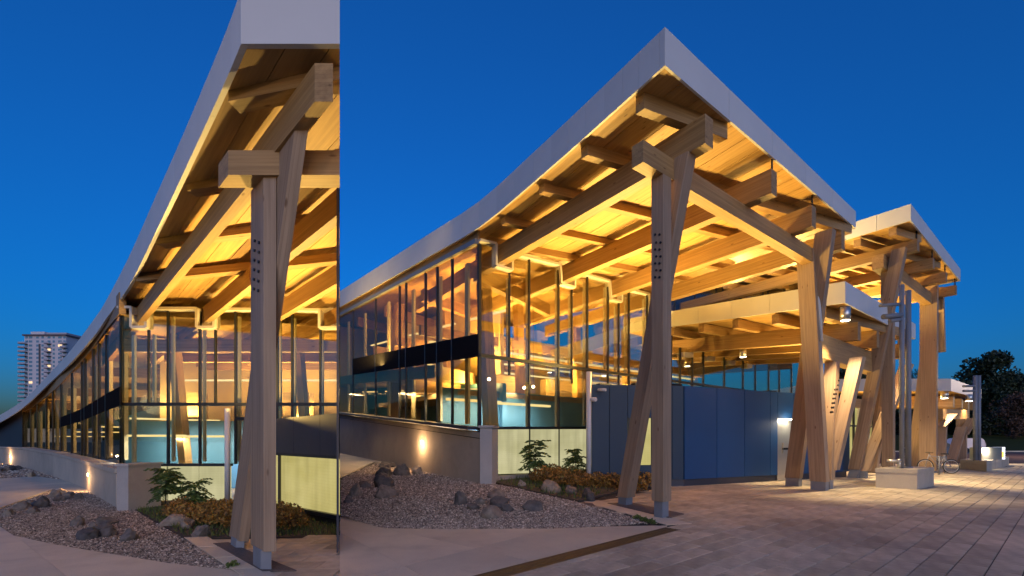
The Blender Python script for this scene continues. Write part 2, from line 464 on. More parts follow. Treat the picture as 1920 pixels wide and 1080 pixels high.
# ---- concrete walks, cut into slabs by their joints
def shrink(poly, g):
    c = sum(poly, V((0, 0, 0))) / len(poly)
    return [p + (c - p).normalized() * g for p in poly]
def walk(name, poly, joints, z0=.0):
    root = slab(name, poly, (0, 0, -.07), 'walk', clip=True)
    root.location.z -= .014; WM[root] = root.matrix_basis.copy(); tag(root, kind='structure')
    polys = [poly]
    for a, b in joints:
        d = b - a; n = V((-d.y, d.x, 0)).normalized()
        polys = [q for p in polys for q in cutpoly(p, a, n)]
    for p in polys:
        slab('walk_slab', shrink(p, .008), (0, 0, -.035), 'walk', root)
    return root
CLIP[0] = RCLIP
wr = walk('walk', [G(560, 1330), G(560, 940), G(647, 970), G(690, 983), G(720, 990.5), G(830, 992), G(1040, 991), G(1140, 987), G(1252, 985), d0 - dn * .5, d0 - dn * .5 + dd * 5.2, G(760, 1330)],
          [(G(719, 990), G(990, 1050)), (G(690, 1079), G(960, 1010)), (G(647, 1003), G(900, 1135))])
CLIP[0] = LCLIP
wl = walk('walk', [G(-260, 1330), G(-260, 940), G(-60, 962), G(0, 986), G(26, 1004), G(100, 1020), G(181, 1034), G(320, 1056), G(432, 1068), G(462, 1082), G(520, 1330)],
          [(G(28, 1004), G(125, 1080)), (G(0, 1053), G(180, 1045))])
wl2 = walk('path', [G(-200, 900), G(0, 897), G(70, 893), G(118, 899.5), G(160, 917), G(172, 925), G(100, 917), G(50, 934), G(0, 952), G(-160, 1000)], [(G(-60, 930), G(80, 915))])
# upper path of the garden beside the wing
CLIP[0] = RCLIP
up_ = [B(560, 848), B(690, 845), B(730, 854), B(782, 868), B(740, 872), B(700, 868), B(647, 893), B(560, 925)]
pth = slab('path', [p + V((0, 0, .05)) for p in up_], (0, 0, -.05), 'walk'); tag(pth, kind='structure')

# ---- gravel garden (right) : terrain sheet + loose stones
def inpoly(x, y, poly):
    r = False
    for i in range(len(poly)):
        (x0, y0), (x1, y1) = poly[i], poly[i - 1]
        if (y0 > y) != (y1 > y) and x < (x1 - x0) * (y - y0) / (y1 - y0) + x0: r = not r
    return r
def terrain(name, X0, X1, Y0, Y1, n, zf, m, keep):
    vs, idx, fs = [], {}, []
    for i in range(n + 1):
        for j in range(n + 1):
            X, Y = lerp(X0, X1, i / n), lerp(Y0, Y1, j / n)
            idx[i, j] = len(vs); vs.append(V((X, Y, zf(X, Y))))
    for i in range(n):
        for j in range(n):
            c = (vs[idx[i, j]] + vs[idx[i + 1, j + 1]]) / 2
            if keep(c.x, c.y): fs.append((idx[i, j], idx[i + 1, j], idx[i + 1, j + 1], idx[i, j + 1]))
    used = sorted({k for f in fs for k in f}); mp = {k: i for i, k in enumerate(used)}
    return mk(name, [vs[k] for k in used], [tuple(mp[k] for k in f) for f in fs], m, smooth=True)
CLIP[0] = RCLIP
bedR_px = [(600, 955), (647, 969), (690, 982), (720, 989.5), (830, 991), (1040, 990), (1140, 986), (1195, 981), (1235, 981), (1082, 941), (1010, 925), (955, 912), (925, 907), (901, 903), (860, 893), (790, 876), (742, 873), (702, 869), (650, 893), (600, 925)]
bedR = [(p.x, p.y) for p in (B(*q) for q in bedR_px)]
gz = lambda X, Y: zb(X, Y) + .015
def leftofedge(X, Y):
    if Y < 8.9: return X < 2.95 and Y > 8.3 - .02 * X - (X < -1.5) * .4
    return X < (2.72 - (Y - 8.9) * .35 if Y < 11.75 else 1.8 + (Y - 11.75) * 1.0)
gb = terrain('gravel_garden', -14, 6, 7.6, 30, 110, lambda X, Y: zb(X, Y) - .04, 'gravelbase', leftofedge)
tag(gb, kind='structure')
def stones(name, poly, zf, n, rmin, rmax, near, parent):
    xs = [p[0] for p in poly]; ys = [p[1] for p in poly]; vs, fs = [], []
    cnt = 0; tries = 0
    while cnt < n and tries < n * 30:
        tries += 1
        # denser where the camera is close
        Y = lerp(min(ys), max(ys), random.random() ** near); X = random.uniform(min(xs), max(xs))
        if not inpoly(X, Y, poly): continue
        if (V((X, Y, 0)).dot(CLIP[0]) > -.02): continue
        r = random.uniform(rmin, rmax) * (1 + max(0, Y - 9) * .05)
        z = zf(X, Y) + random.uniform(-.01, .012)
        k = len(vs); a = random.uniform(0, 6.28); ca, sa = math.cos(a), math.sin(a)
        sx, sy, sz = r * random.uniform(.8, 1.3), r * random.uniform(.6, 1), r * random.uniform(.5, .8)
        tx = random.uniform(-.4, .4)
        for (ux, uy, uz) in ((1, 0, tx), (0, 1, .1), (-1, 0, -tx), (0, -1, -.1), (.15, .1, 1), (-.1, 0, -1)):
            lx, ly = ux * sx, uy * sy
            vs.append((X + ca * lx - sa * ly, Y + sa * lx + ca * ly, z + uz * sz))
        fs += [(k, k + 1, k + 4), (k + 1, k + 2, k + 4), (k + 2, k + 3, k + 4), (k + 3, k, k + 4), (k + 1, k, k + 5), (k + 2, k + 1, k + 5), (k + 3, k + 2, k + 5), (k, k + 3, k + 5)]
        cnt += 1
    me = D.meshes.new(name); me.from_pydata(vs, [], fs); me.materials.append(M['gravel'])
    o = link(D.objects.new(name, me), Matrix.Identity(4), parent)
    return tag(o, kind='stuff')
gs = stones('gravel', bedR, lambda X, Y: zb(X, Y) - .005, 46000, .012, .027, 1.6, None)
tag(gs, 'pinkish grey loose gravel filling the rising rock garden', 'gravel')
CLIP[0] = LCLIP
bedL_px = [(-30, 968), (0, 985), (26, 1003), (100, 1019), (181, 1033), (320, 1055), (428, 1066), (345, 1009), (300, 985), (255, 957), (220, 953), (188, 934), (165, 922), (100, 919), (50, 936), (0, 954)]
bedL = [(p.x, p.y) for p in (G(*q) for q in bedL_px)]
bedL2 = [(p.x, p.y) for p in (G(*q) for q in [(-40, 898), (0, 896), (70, 892), (116, 898), (75, 885), (20, 872), (-40, 866)])]
g2 = terrain('gravel_garden', -40, -1.4, 4.2, 34, 90, lambda X, Y: -.045, 'gravelbase', lambda X, Y: True); tag(g2, kind='structure')
gs = stones('gravel', bedL, lambda X, Y: -.01, 27000, .009, .020, 1.5, None)
tag(gs, 'pinkish grey loose gravel in front of the near pavilion wall', 'gravel')
gs = stones('gravel', bedL2, lambda X, Y: -.02, 2500, .03, .06, 1, None)
tag(gs, 'dark strip of gravel beside the far end of the planter wall', 'gravel')
# paving beside the near pavilion post
lp = slab('side_paving', [G(345, 1009), G(430, 1066), G(462, 1081), G(520, 1330), G(660, 1330), G(660, 1005)], (0, 0, -.05), 'paver_s'); lp.location.z -= .028; WM[lp] = lp.matrix_basis.copy()
tag(lp, kind='structure')
lpoly = [(p.x, p.y) for p in (G(345, 1009), G(430, 1066), G(462, 1081), G(520, 1330), G(660, 1330), G(660, 1005))]
y = 3.0; j = 0
while y < 7.9:
    x = -7 + (j % 2) * .33
    while x < 0:
        q = [V((x + .004, y + .004, 0)), V((x + .646, y + .004, 0)), V((x + .646, y + .326, 0)), V((x + .004, y + .326, 0))]
        if inpoly((q[0].x + q[2].x) / 2, (q[0].y + q[2].y) / 2, lpoly) and q[0].dot(SEAM) < 0:
            slab('paver', [k - V((0, 0, .005)) for k in q], (0, 0, -.02), 'paver', lp)
        x += .65
    y += .33; j += 1
for a, b in (((345, 1008.5), (372, 1026)), ((373, 1027), (402, 1046)), ((403, 1047), (436, 1068)), ((436.5, 1068.4), (490, 1104))):
    a, b = G(*a), G(*b); slab('border_slab', [a, b, b + V((.34, .06, 0)), a + V((.34, .06, 0))], (0, 0, .01), 'walk', lp)
slab('gravel_pad', [G(399, 1020), G(428, 1018), G(556, 1071), G(492, 1073)], (0, 0, .014), 'padgravel', lp)
CLIP[0] = None

# ---- road, kerb and lawn rise on the far right
road = mk('road', [(10, 30, -.10), (140, 30, -.10), (170, 62, -.10), (10, 62, -.10)], [(0, 1, 2, 3)], 'asphalt', clip=False); tag(road, kind='structure')
kb = slab('kerb', [V((10, 61.6, -.1)), V((170, 61.6, -.1)), V((170, 62, -.1)), V((10, 62, -.1))], (0, 0, .16), 'walk', clip=False); tag(kb, kind='structure')
kb = slab('kerb', [V((6, 27.6, -.1)), V((140, 27.6, -.1)), V((140, 30, -.1)), V((6, 30, -.1))], (0, 0, .1), 'walk', clip=False); tag(kb, kind='structure')
def lawnz(X, Y): return .02 + 2.6 * max(0, min(1, (Y - 62) / 40)) ** 1.2 + .05 * math.sin(X * .2)
lw = terrain('lawn', 10, 260, 62, 210, 40, lawnz, 'lawn', lambda X, Y: True); tag(lw, kind='structure')

# ================================================================== RIGHT BUILDING (timber library with corner canopy and rising wing)
U = V(((2083 - CX) / FPX, 1, 0)).normalized(); W_ = V(((330 - CX) / FPX, 1, 0)).normalized(); Q = V((.916, .402, 0)).normalized()
N1 = V((3.07, 9.32, 0))
def R(a, b, z): return N1 + U * a + W_ * b + V((0, 0, z))
lib = thing('library_building', 'timber and glass library with white roof edge, tall corner canopy and long glazed wing', 'building', R(3, 6, 0))
CLIP[0] = None

# ---- roof: fascia panels, soffit boards, cover
def roof(parent, C0, front_u, front_len, eave, thick, brd, nseg_front, label=None, hs=None, name='roof'):
    """C0 front corner (fascia foot); eave: list of points going back from C0; boards run front to back"""
    fu = V(front_u)
    C1 = C0 + fu * front_len
    top = [e + V((0, 0, hs[i])) for i, e in enumerate(eave)]
    bk = (eave[1] - eave[0]).normalized() * .12
    ptsL = [e + V((0, 0, h)) + fu * .14 for e, h in zip(eave, hs)]
    ptsR = [p + fu * (front_len - .28) for p in ptsL]
    ptsL[0] = ptsL[0] + bk; ptsR[0] = ptsR[0] + bk
    n = len(eave)
    vs = [p - V((0, 0, .03 + .12)) for p in ptsL + ptsR] + [p - V((0, 0, .34)) for p in ptsL + ptsR]
    fs = []
    for i in range(n - 1):
        fs += [(i, i + 1, n + i + 1, n + i), (2 * n + i, 3 * n + i, 3 * n + i + 1, 2 * n + i + 1)]
    fs += [(0, n, 3 * n, 2 * n), (n - 1, 3 * n - 1, 4 * n - 1, 2 * n - 1)]
    for i in range(n - 1):
        fs += [(i, 2 * n + i, 2 * n + i + 1, i + 1), (n + i, n + i + 1, 3 * n + i + 1, 3 * n + i)]
    rf = mk(name, vs, fs, 'roofmem', parent)
    # soffit boards
    nb = int(front_len / brd)
    bw = front_len / nb
    for k in range(nb):
        a0, a1 = k * bw + .008, (k + 1) * bw - .008
        v, f = [], []
        for ie, e in enumerate(eave):
            if ie == 0: e = e + bk * .6
            for a in (a0, a1):
                p = e + fu * max(.07, min(front_len - .07, a)) + V((0, 0, .05)); v += [p, p + V((0, 0, .06))]
        for i in range(len(eave) - 1):
            o = 4 * i
            f += [(o, o + 4, o + 6, o + 2), (o + 1, o + 3, o + 7, o + 5), (o, o + 1, o + 5, o + 4), (o + 2, o + 6, o + 7, o + 3)]
        o = 4 * (len(eave) - 1)
        f += [(0, 2, 3, 1), (o, o + 1, o + 3, o + 2)]
        mk('soffit_board', v, f, 'deck', rf, xdir=eave[1] - eave[0])
    # fascia, cut into panels
    def panel(p, q, hp, hq, nrm, gap=.005):
        d = (q - p).normalized() * gap
        t = V(nrm) * .05
        slab_pts = [p + d, q - d, q - d + V((0, 0, hq)), p + d + V((0, 0, hp))]
        slab('fascia_panel', slab_pts, t, 'white', rf)
    return rf, panel
def crom(pts, n):
    out = []
    for i in range(len(pts) - 1):
        p0, p1, p2, p3 = pts[max(0, i - 1)], pts[i], pts[i + 1], pts[min(len(pts) - 1, i + 2)]
        for k in range(n):
            t = k / n
            out.append(.5 * ((2 * p1) + (p2 - p0) * t + (2 * p0 - 5 * p1 + 4 * p2 - p3) * t * t + (3 * p1 - p0 - 3 * p2 + p3) * t * t * t))
    return out + [pts[-1]]
C0 = P(1247, 122, 8.05)
CR = P(1605, 428, 14.2)
fu = (CR - C0); fl = fu.length; fu.normalize()
WD = V((-.741, 1, 0)).normalized()                    # direction of the wing
CG = V((-1.06, 14.34, 0))                             # corner of the glass box
ev_px = [(1247, 122, 8.05), (1198, 168, None), (1098, 255, None), (1000, 340, None), (897, 427, 14.0)]
E1 = P(897, 427, 14.0); ed = (E1 - C0)
eave = [C0, onplane(1198, 166, C0, ed), onplane(1098, 256, C0, ed), onplane(1000, 342, C0, ed), E1]
wo = V((-WD.y, WD.x, 0)) * -.0
woff = V((-.8, -.6, 0)) * .4
for x, y_ in ((800, 483), (700, 540), (647, 570), (600, 597), (560, 620)):
    eave.append(onplane(x, y_, E1 , WD * 1.0))
hs = [.68, .69, .72, .76, .80, .83, .86, .89, .9, .9]
sm = crom([V((*e, h)) for e, h in zip(eave, hs)], 3)
eave, hs = [V(e[:3]) for e in sm], [e[3] for e in sm]
rf, panel = roof(lib, C0, fu, fl, eave, .25, .62, 6, hs=hs)
nL = V((-fu.y, fu.x, 0)); nF = V((W_.x, W_.y, 0))
for i in range(len(eave) - 1):
    panel(eave[i], eave[i + 1], hs[i], hs[i + 1], U, .004 if i % 3 == 0 else 0.)
fx = [1247, 1367, 1448, 1511, 1561, 1605]
fp = [onplane(x, 300, C0, fu) for x in fx]
for i in range(5):
    t0 = (V((fp[i].x, fp[i].y, 0)) - V((C0.x, C0.y, 0))).length; t1 = (V((fp[i + 1].x, fp[i + 1].y, 0)) - V((C0.x, C0.y, 0))).length
    fh = V((fu.x, fu.y, 0)).length
    h0, h1 = lerp(.68, .52, t0 / fl), lerp(.68, .52, t1 / fl)
    panel(C0 + fu * t0 / fh, C0 + fu * t1 / fh, h0, h1, W_)
eR = [e + fu * fl for e in eave]
for i in range(12): panel(eR[i], eR[i + 1], .52, .5, -U)

# ---- main beams (running inwards from the canopy through the glass)
bz, bh = 7.38, .58
BE = [((3.765, 8.84), (-.436, 14.84)), ((6.08, 10.63), (1.816, 16.6)), ((8.12, 12.28), (4.0, 18.2)), ((9.97, 13.72), (5.8, 19.7))]
for (x0, y0), (x1, y1) in BE:
    a, b = V((x0, y0, bz)), V((x1, y1, bz)); b = b + (b - a) * .95
    b.z += .0
    beam('roof_beam', a, b, U * .29, bh, 'glulam', lib)
    # hanger rod up to the soffit
    if x0 > 5: cyl('hanger_rod', a + U * .15 + W_ * .05 + V((0, 0, bh)), a + U * .15 + W_ * .05 + V((0, 0, bh + .36)), .022, 'dark', lib, seg=8)
# purlins
def purlin(parent, s, z, h, maxlen, bmin, org, amax, wdt=.2):
    s = V((s[0], s[1], z)); L = maxlen
    while L > .3:
        e = s + Q * L - org
        if e.dot(W_) > bmin and e.dot(U) < amax: break
        L -= .1
    return beam('purlin', s, s + Q * L, W_ * wdt, h, 'glulam', parent)
for s in ((2.54, 8.70), (1.69, 10.12), (.82, 11.6), (-.19, 13.3), (-.75, 14.75), (-1.2, 16.2), (-1.6, 17.8)):
    purlin(lib, s, bz + bh - .005, .33, 12, -.68, N1, 9.0)
for k in range(4):
    s = R(4.6 + k * 1.6, 6.5, 0); 
# girder under the beams, over the posts
beam('girder', R(-.784, -.14, 6.95), R(8.3, -.14, 6.95), W_ * .27, .428, 'glulam', lib)
# posts
s1, s2 = U * .28, W_ * .28
def foot(parent, c, top, sx, sy): post('steel_foot', (c[0], c[1], -.02), (c[0], c[1], top), sx, sy, 'steel', parent)
foot(lib, N1, .36, U * .21, W_ * .2)
p1 = post('post', N1 + V((0, 0, .34)), N1 + V((0, 0, 6.95)), s1, s2, 'post', lib)
b1 = []
for k, yy in enumerate((440, 455, 468, 481, 494, 507, 520, 530)):
    for dx in (-4, 4):
        q = onplane(1233 + dx + (k % 2) * 2, yy, N1 - U * .14, W_); b1.append(q)
bolts(p1, b1[:14], -U, .024)
f1b, f1t = V((2.78, 11.06, .2)), V((3.55, 9.29, 7.38))
foot(lib, (2.78 - .01, 11.06 + .02), .24, U * .24, W_ * .24)
post('post', f1b, f1t, U * .30, W_ * .30, 'post', lib)
foot(lib, (9.7, 14.3), .3, U * .27, W_ * .42)
p2 = post('post', (9.7, 14.3, .28), (9.02, 13.9, 7.36), U * .30, W_ * .46, 'post', lib)
bb = []
for k in range(5):
    for dx in (0, 8): bb.append(onplane(1513 + dx - k * 1.3, 597 + k * 9.5 + (dx > 0) * 2, V((9.38, 14.1, 0)) - U * .15, W_))
bolts(p2, bb, -U, .045)
foot(lib, (9.69, 15.6), .3, U * .27, W_ * .42)
post('post', (9.69, 15.6, .28), (9.3, 13.45, 7.75), U * .28, W_ * .46, 'post', lib)
cyl('downpipe', P(1529, 470, 13.85), P(1540, 640, 13.85), .05, 'white', lib)

# ---- gable glass wall
GD = U
def gp(x, y): return onplane(x, y, CG, U)
gn = -W_
# outlines of the panes (photo survey), upper row stepped round the beams
def tr(x): return lerp(665.5, 701, (x - 899) / (1197 - 899)) if x < 1197 else lerp(701, 699, (x - 1197) / 300.) if x > 1259 else 701
def trans_y(x): return HOR - (HOR - 666) * (gp(899, 700).y / gp(x, 700).y)
def tl(x, a, b): return lerp(a[1], b[1], (x - a[0]) / (b[0] - a[0]))
up_panes = [((903, 923), (457, 461), 498), ((899, 955), (500, 512), None), ((959, 992), (479, 486), None), ((992, 1047), (486, 501), None),
            ((1049, 1072), (537, 543), None), ((1075, 1101), (512, 519), None), ((1101, 1140), (519, 530), None), ((1141, 1160), (563, 568), None),
            ((1162, 1179), (543, 548), None), ((1179, 1213), (548, 556), None), ((1214, 1259), (590, 600), None)]
for (x0, x1), (y0, y1), yb in up_panes:
    b0, b1 = (yb, yb + 3) if yb else (trans_y(x0), trans_y(x1))
    pane_on(lib, [gp(x0, b0), gp(x1, b1), gp(x1, y1), gp(x0, y0)], gn)
low_panes = [(899, 992), (992, 1047), (1047, 1101), (1101, 1140), (1140, 1179), (1179, 1259)]
for x0, x1 in low_panes:
    yb0, yb1 = 802, 802
    pane_on(lib, [gp(x0, yb0), gp(x1, yb1), gp(x1, trans_y(x1)), gp(x0, trans_y(x0))], gn)
for x0, x1 in ((899, 992), (992, 1047), (1047, 1101)):
    pane_on(lib, [gp(x0, 890), gp(x1, 887), gp(x1, 803), gp(x0, 803)], gn, 'frost', 'frosted_pane', .03)
def mull(x, yt, yb, wd=.07, f=gp, n=gn, name='mullion', m='mullion', dep=.12):
    a, b = f(x, yb), f(x, yt)
    dr = V((n[1], -n[0], 0)).normalized() * wd / 2
    dep = min(dep, .05); wd_ = .72; dr = dr * wd_
    return hexa(name, [a - dr + n * .04, a + dr + n * .04, a + dr - n * dep, a - dr - n * dep],
                [b - dr + n * .04, b + dr + n * .04, b + dr - n * dep, b - dr - n * dep], m, lib)
mull(899, 458, 890, .14)
for x, yt, yb in ((955, 512, None), (992, 486, 888), (1047, 500, 888), (1072, 543, None), (1101, 519, 800), (1140, 530, None), (1160, 566, None), (1179, 548, None), (1213, 552, None), (1259, 600, None)):
    mull(x, yt, yb if yb else trans_y(x) + 30, .075 if yb else .06)
    mull(x + 5 if x < 1100 else x + 3, yt + 6, (yb or trans_y(x)) - 2, .10, name='interior_fin', m='fin', dep=.06).location += W_ * .25
def rail(x0, x1, fy, h=.08, m='mullion', name='transom', dz=0):
    a, b = gp(x0, fy(x0)), gp(x1, fy(x1))
    return beam(name, a - gn * .1 - V((0, 0, h / 2)), b - gn * .1 - V((0, 0, h / 2)), gn * .17, h, m, lib)
rail(899, 1500, trans_y, .10)
rail(899, 1101, lambda x: 802.5, .09)
# stepped cream trims round the beam pockets
def trim(pts):
    for (xa, ya), (xb, yb) in zip(pts, pts[1:]):
        a, b = gp(xa, ya), gp(xb, yb)
        t = .08
        if abs(xa - xb) < 3:
            if a.z > b.z: a, b = b, a
            hexa('trim', [a - U * t / 2 + gn * .14, a + U * t / 2 + gn * .14, a + U * t / 2 - gn * .1, a - U * t / 2 - gn * .1],
                 [b - U * t / 2 + gn * .14, b + U * t / 2 + gn * .14, b + U * t / 2 - gn * .1, b - U * t / 2 - gn * .1], 'trim', lib)
        else:
            beam('trim', a - gn * .1 - V((0, 0, t / 2)), b - gn * .1 - V((0, 0, t / 2)), gn * .236, t, 'trim', lib)
trim([(897, 452), (927, 459), (927, 499), (957, 508), (957, 476), (1047, 498), (1049, 533), (1074, 540), (1074, 510), (1140, 528), (1142, 562), (1162, 567), (1162, 540), (1214, 552), (1216, 590), (1240, 596)])
# base kerb of the glass
ka, kb_ = gp(926, 889), gp(1110, 889)
beam('kerb', V((ka.x, ka.y, 0)) - gn * .1, V((kb_.x, kb_.y, 0)) - gn * .1, gn * .25, .42, 'wallc', lib)
# lower far end of the same glass wall, seen under the entrance canopy
fm = [1262, 1275, 1298, 1318.5, 1358, 1393, 1416, 1441, 1461, 1484, 1508]
for x0, x1 in zip(fm, fm[1:]):
    t0, t1 = 655, 655
    pane_on(lib, [gp(x0, 760), gp(x1, 770), gp(x1, 650 + (x1 - 1262) * .13), gp(x0, 650 + (x0 - 1262) * .13)], gn)
    mull(x1, 650 + (x1 - 1262) * .13, 765, .09)
for x0, x1, y_ in ((1276, 1293, 670), (1320, 1334, 677), (1359, 1372, 684), (1394, 1404, 690)):
    a, b = gp(x0, y_), gp(x1, y_ + 1); beam('trim', a, b, gn * .2, .22, 'trim', lib)

# ---- wing facade
def wp(x, y): return onplane(x, y, CG, WD)
wn = V((WD.y, -WD.x, 0)).normalized()
if wn.x > 0: wn = -wn
def wtop(x): return lerp(460, 590, (897 - x) / 250.)
def wb0(x): return lerp(626, 673, (897 - x) / 235.)
def wb1(x): return lerp(669, 703, (897 - x) / 235.)
def wsill(x): return lerp(800, 773, (897 - x) / 250.)
wm = [897, 848, 820, 798, 761.5, 749.5, 704.5, 662, 632, 600]
for x1, x0 in zip(wm, wm[1:]):
    if x0 >= 662:
        pane_on(lib, [wp(x0, wb0(x0)), wp(x1, wb0(x1)), wp(x1, wtop(x1)), wp(x0, wtop(x0))], wn, 'glassw')
        pane_on(lib, [wp(x0, wsill(x0)), wp(x1, wsill(x1)), wp(x1, wb1(x1)), wp(x0, wb1(x0))], wn, 'glassw')
        pane_on(lib, [wp(x0, wb1(x0)), wp(x1, wb1(x1)), wp(x1, wb0(x1)), wp(x0, wb0(x0))], wn, 'band', 'spandrel_pane', .03)
    else:
        pane_on(lib, [wp(x0, wsill(x0)), wp(x1, wsill(x1)), wp(x1, wtop(x1)), wp(x0, wtop(x0))], wn, 'glassw')
    mull(x0, wtop(x0), wsill(x0), .08, wp, wn)
    if x0 not in (820, 761.5):
        o = mull(x0 + 7, wtop(x0) + 3, wsill(x0), .30, wp, wn, 'interior_fin', 'fin', .08); o.location -= wn * .45
a, b = wp(897, 800), wp(560, wsill(560)); beam('sill', a - wn * .1 - V((0, 0, .1)), b - wn * .1 - V((0, 0, .1)), wn * .5, .1, 'slate', lib)
a, b = wp(897, 458), wp(560, wtop(560)); beam('header', a + wn * .0, b + wn * .0, wn * .12, .16, 'steel', lib)
# timber band between glass head and roof edge
for x1, x0 in ((897, 800), (800, 700), (700, 600), (600, 560)):
    slab('eave_board', [wp(x0, wtop(x0) - 2), wp(x1, wtop(x1) - 2), wp(x1, wtop(x1) - 2) + V((0, 0, .75)), wp(x0, wtop(x0) - 2) + V((0, 0, .75))], -wn * .06, 'glulam', lib)

# ---- rooms behind the glass
ins = W_
def rm(t, d, z): return CG + U * t + W_ * d + V((0, 0, z))
slab('floor', [rm(.5, .3, .25), rm(30, .3, .25), rm(30, 11, .25), rm(1.5, 11, .25)], (0, 0, -.1), 'infloor', lib)
slab('upper_floor', [rm(1.2, 3.4, 3.55), rm(30, 3.4, 3.55), rm(30, 12, 3.55), rm(1.2, 12, 3.55)], (0, 0, -.2), 'infloor', lib)
hexa('partition', [rm(.5, 3.4, .2), rm(9.5, 3.4, .2), rm(9.5, 3.6, .2), rm(.5, 3.6, .2)], [rm(.5, 3.4, 3.6), rm(9.5, 3.4, 3.6), rm(9.5, 3.6, 3.6), rm(.5, 3.6, 3.6)], 'teal', lib)
hexa('back_wall', [rm(1.6, 11, 0), rm(17, 11, 0), rm(17, 11.3, 0), rm(1.6, 11.3, 0)], [rm(1.6, 11, 8.1), rm(17, 11, 8.1), rm(17, 11.3, 8.1), rm(1.6, 11.3, 8.1)], 'inwall', lib)
for t, d in ((5.2, 5.0), (9, 5.0), (13, 5.0), (3, 8), (7.5, 8), (12, 8)):
    post('interior_post', rm(t + .5, d, .2), rm(t, d - .3, 7.9), U * .35, W_ * .35, 'glulam', lib)
for t, d in ((1.6, 6.2), (5.5, 6.8), (9.5, 6.5), (13.5, 7)):
    box('bookshelf', rm(t, d, 3.55), 2.4, .5, 1.3, 'post', lib, math.atan2(U.y, U.x))
for d in (4.6, 7.2, 9.8):
    a = rm(.6, d, 5.55); b = rm(20, d, 5.55); beam('light_bar', a, b, W_ * .16, .07, 'tube', lib)
    beam('ceiling_rib', rm(.2, d, 5.8), rm(21, d, 5.8), W_ * .2, .4, 'glulam', lib)
for t0, t1, z in ((.2, 2.6, 3.02), (2.2, 5.2, 2.98)):
    tb = beam('light_bar', rm(t0, 2.4, z), rm(t1, 2.4, z), W_ * .14, .09, 'tube', lib)
    light('AREA', 'light_bar_glow', rm((t0 + t1) / 2, 2.55, z - .04), 34, (1, .9, .75), tb, aim=(W_ * .5 - V((0, 0, 1))), shape='RECTANGLE', size=2.0, size_y=.15)
# wing rooms
def wr_(t, d, z): return CG + WD * t - wn * d + V((0, 0, z + .0756 * t))
slab('floor', [wr_(3.6, .3, 4.2), wr_(22, .3, 4.2), wr_(22, 3.2, 4.2), wr_(5.5, 3.2, 4.2)], (0, 0, -.5), 'infloor', lib)
slab('floor', [wr_(.2, .3, .9), wr_(22, .3, .9), wr_(22, 6, .9), wr_(.2, 6, .9)], (0, 0, -.2), 'infloor', lib)
hexa('partition', [wr_(3.2, 3.2, .9), wr_(22, 3.2, .9), wr_(22, 3.4, .9), wr_(3.2, 3.4, .9)], [wr_(3.2, 3.2, 3.7), wr_(22, 3.2, 3.7), wr_(22, 3.4, 3.7), wr_(3.2, 3.4, 3.7)], 'teal', lib)
hexa('partition', [wr_(4.5, 4, 4.2), wr_(22, 4, 4.2), wr_(22, 4.2, 4.2), wr_(4.5, 4.2, 4.2)], [wr_(4.5, 4, 7.7), wr_(22, 4, 7.7), wr_(22, 4.2, 7.7), wr_(4.5, 4.2, 7.7)], 'inwall', lib)
hexa('screen_wall', [wr_(20, .1, .9), wr_(20, 4.2, .9), wr_(20.2, 4.2, .9), wr_(20.2, .1, .9)], [wr_(20, .1, 7.9), wr_(20, 4.2, 7.9), wr_(20.2, 4.2, 7.9), wr_(20.2, .1, 7.9)], 'inwall', lib)
post('interior_post', wr_(1.0, 1.2, .9), wr_(1.9, 1.4, 7.6), U * .4, W_ * .4, 'glulam', lib)
post('interior_post', wr_(9.8, 1.0, .9), wr_(9.2, 1.2, 7.6), U * .4, W_ * .4, 'glulam', lib)
for k in range(4):
    beam('ceiling_rib', wr_(1 + k * 4.2, .6, 7.0), wr_(3.4 + k * 4.2, 6, 7.0), WD * .3, .5, 'glulam', lib)
    tb = beam('light_bar', wr_(3 + k * 4, 2.2, 3.35), wr_(5.4 + k * 4, 2.2, 3.35), wn * .13, .06, 'tube', lib)
    beam('light_bar', wr_(2 + k * 4, 2.6, 6.4), wr_(5.0 + k * 4, 2.6, 6.4), wn * .13, .06, 'tube', lib)
light('AREA', 'room_glow', wr_(5, 1.6, 3.2), 110, WARMW, lib, aim=(0, 0, -1), shape='RECTANGLE', size=6, size_y=.4)
light('AREA', 'room_glow', wr_(12, 1.6, 3.2), 110, WARMW, lib, aim=(0, 0, -1), shape='RECTANGLE', size=6, size_y=.4)
light('AREA', 'room_glow', wr_(7, 1.6, 4.5), 420, WARM, lib, aim=(0, 0, 1), shape='RECTANGLE', size=12, size_y=.4)
# uplights of the reading room (on top of the lower rooms)
for t, d, e in ((2.8, 4.4, 440), (7.5, 4.6, 520), (13, 4.8, 330), (19, 5, 260)):
    up = box('uplight', rm(t, d, 3.6), 1.6, .18, .1, 'dark', lib, math.atan2(U.y, U.x))
    light('AREA', 'uplight_glow', rm(t, d, 3.74), e, WARM, up, aim=(0, 0, 1), shape='RECTANGLE', size=1.5, size_y=.15)

# ---- dark blue ground-floor volume
BX = [V((2.63, 15.1, 0)), V((5.83, 15.45, 0)), V((14.4, 19.4, 0)), V((13.2, 22.4, 0)), V((3.05, 18.2, 0))]
bt = 3.42
core = slab('blue_volume', [p + V((0, 0, .3)) for p in shrink(BX, .06)], (0, 0, bt - .32), 'blue_shaded', lib)
slab('plinth', [p for p in shrink(BX, .10)], (0, 0, .3), 'slate', lib)
bd = (BX[2] - BX[1]).normalized(); bn = V((bd.y, -bd.x, 0))
def bp(x, y): return onplane(x, y, BX[1], bd)
jx = [1281, 1342, 1394, 1442, 1456]
for x0, x1 in zip(jx, jx[1:]):
    a, b = bp(x0, 800), bp(x1, 800); a.z = b.z = .24; g = bd * .012
    slab('blue_panel', [a + g, b - g, b - g + V((0, 0, bt - .24)), a + g + V((0, 0, bt - .24))], bn * .05, 'blue', core)
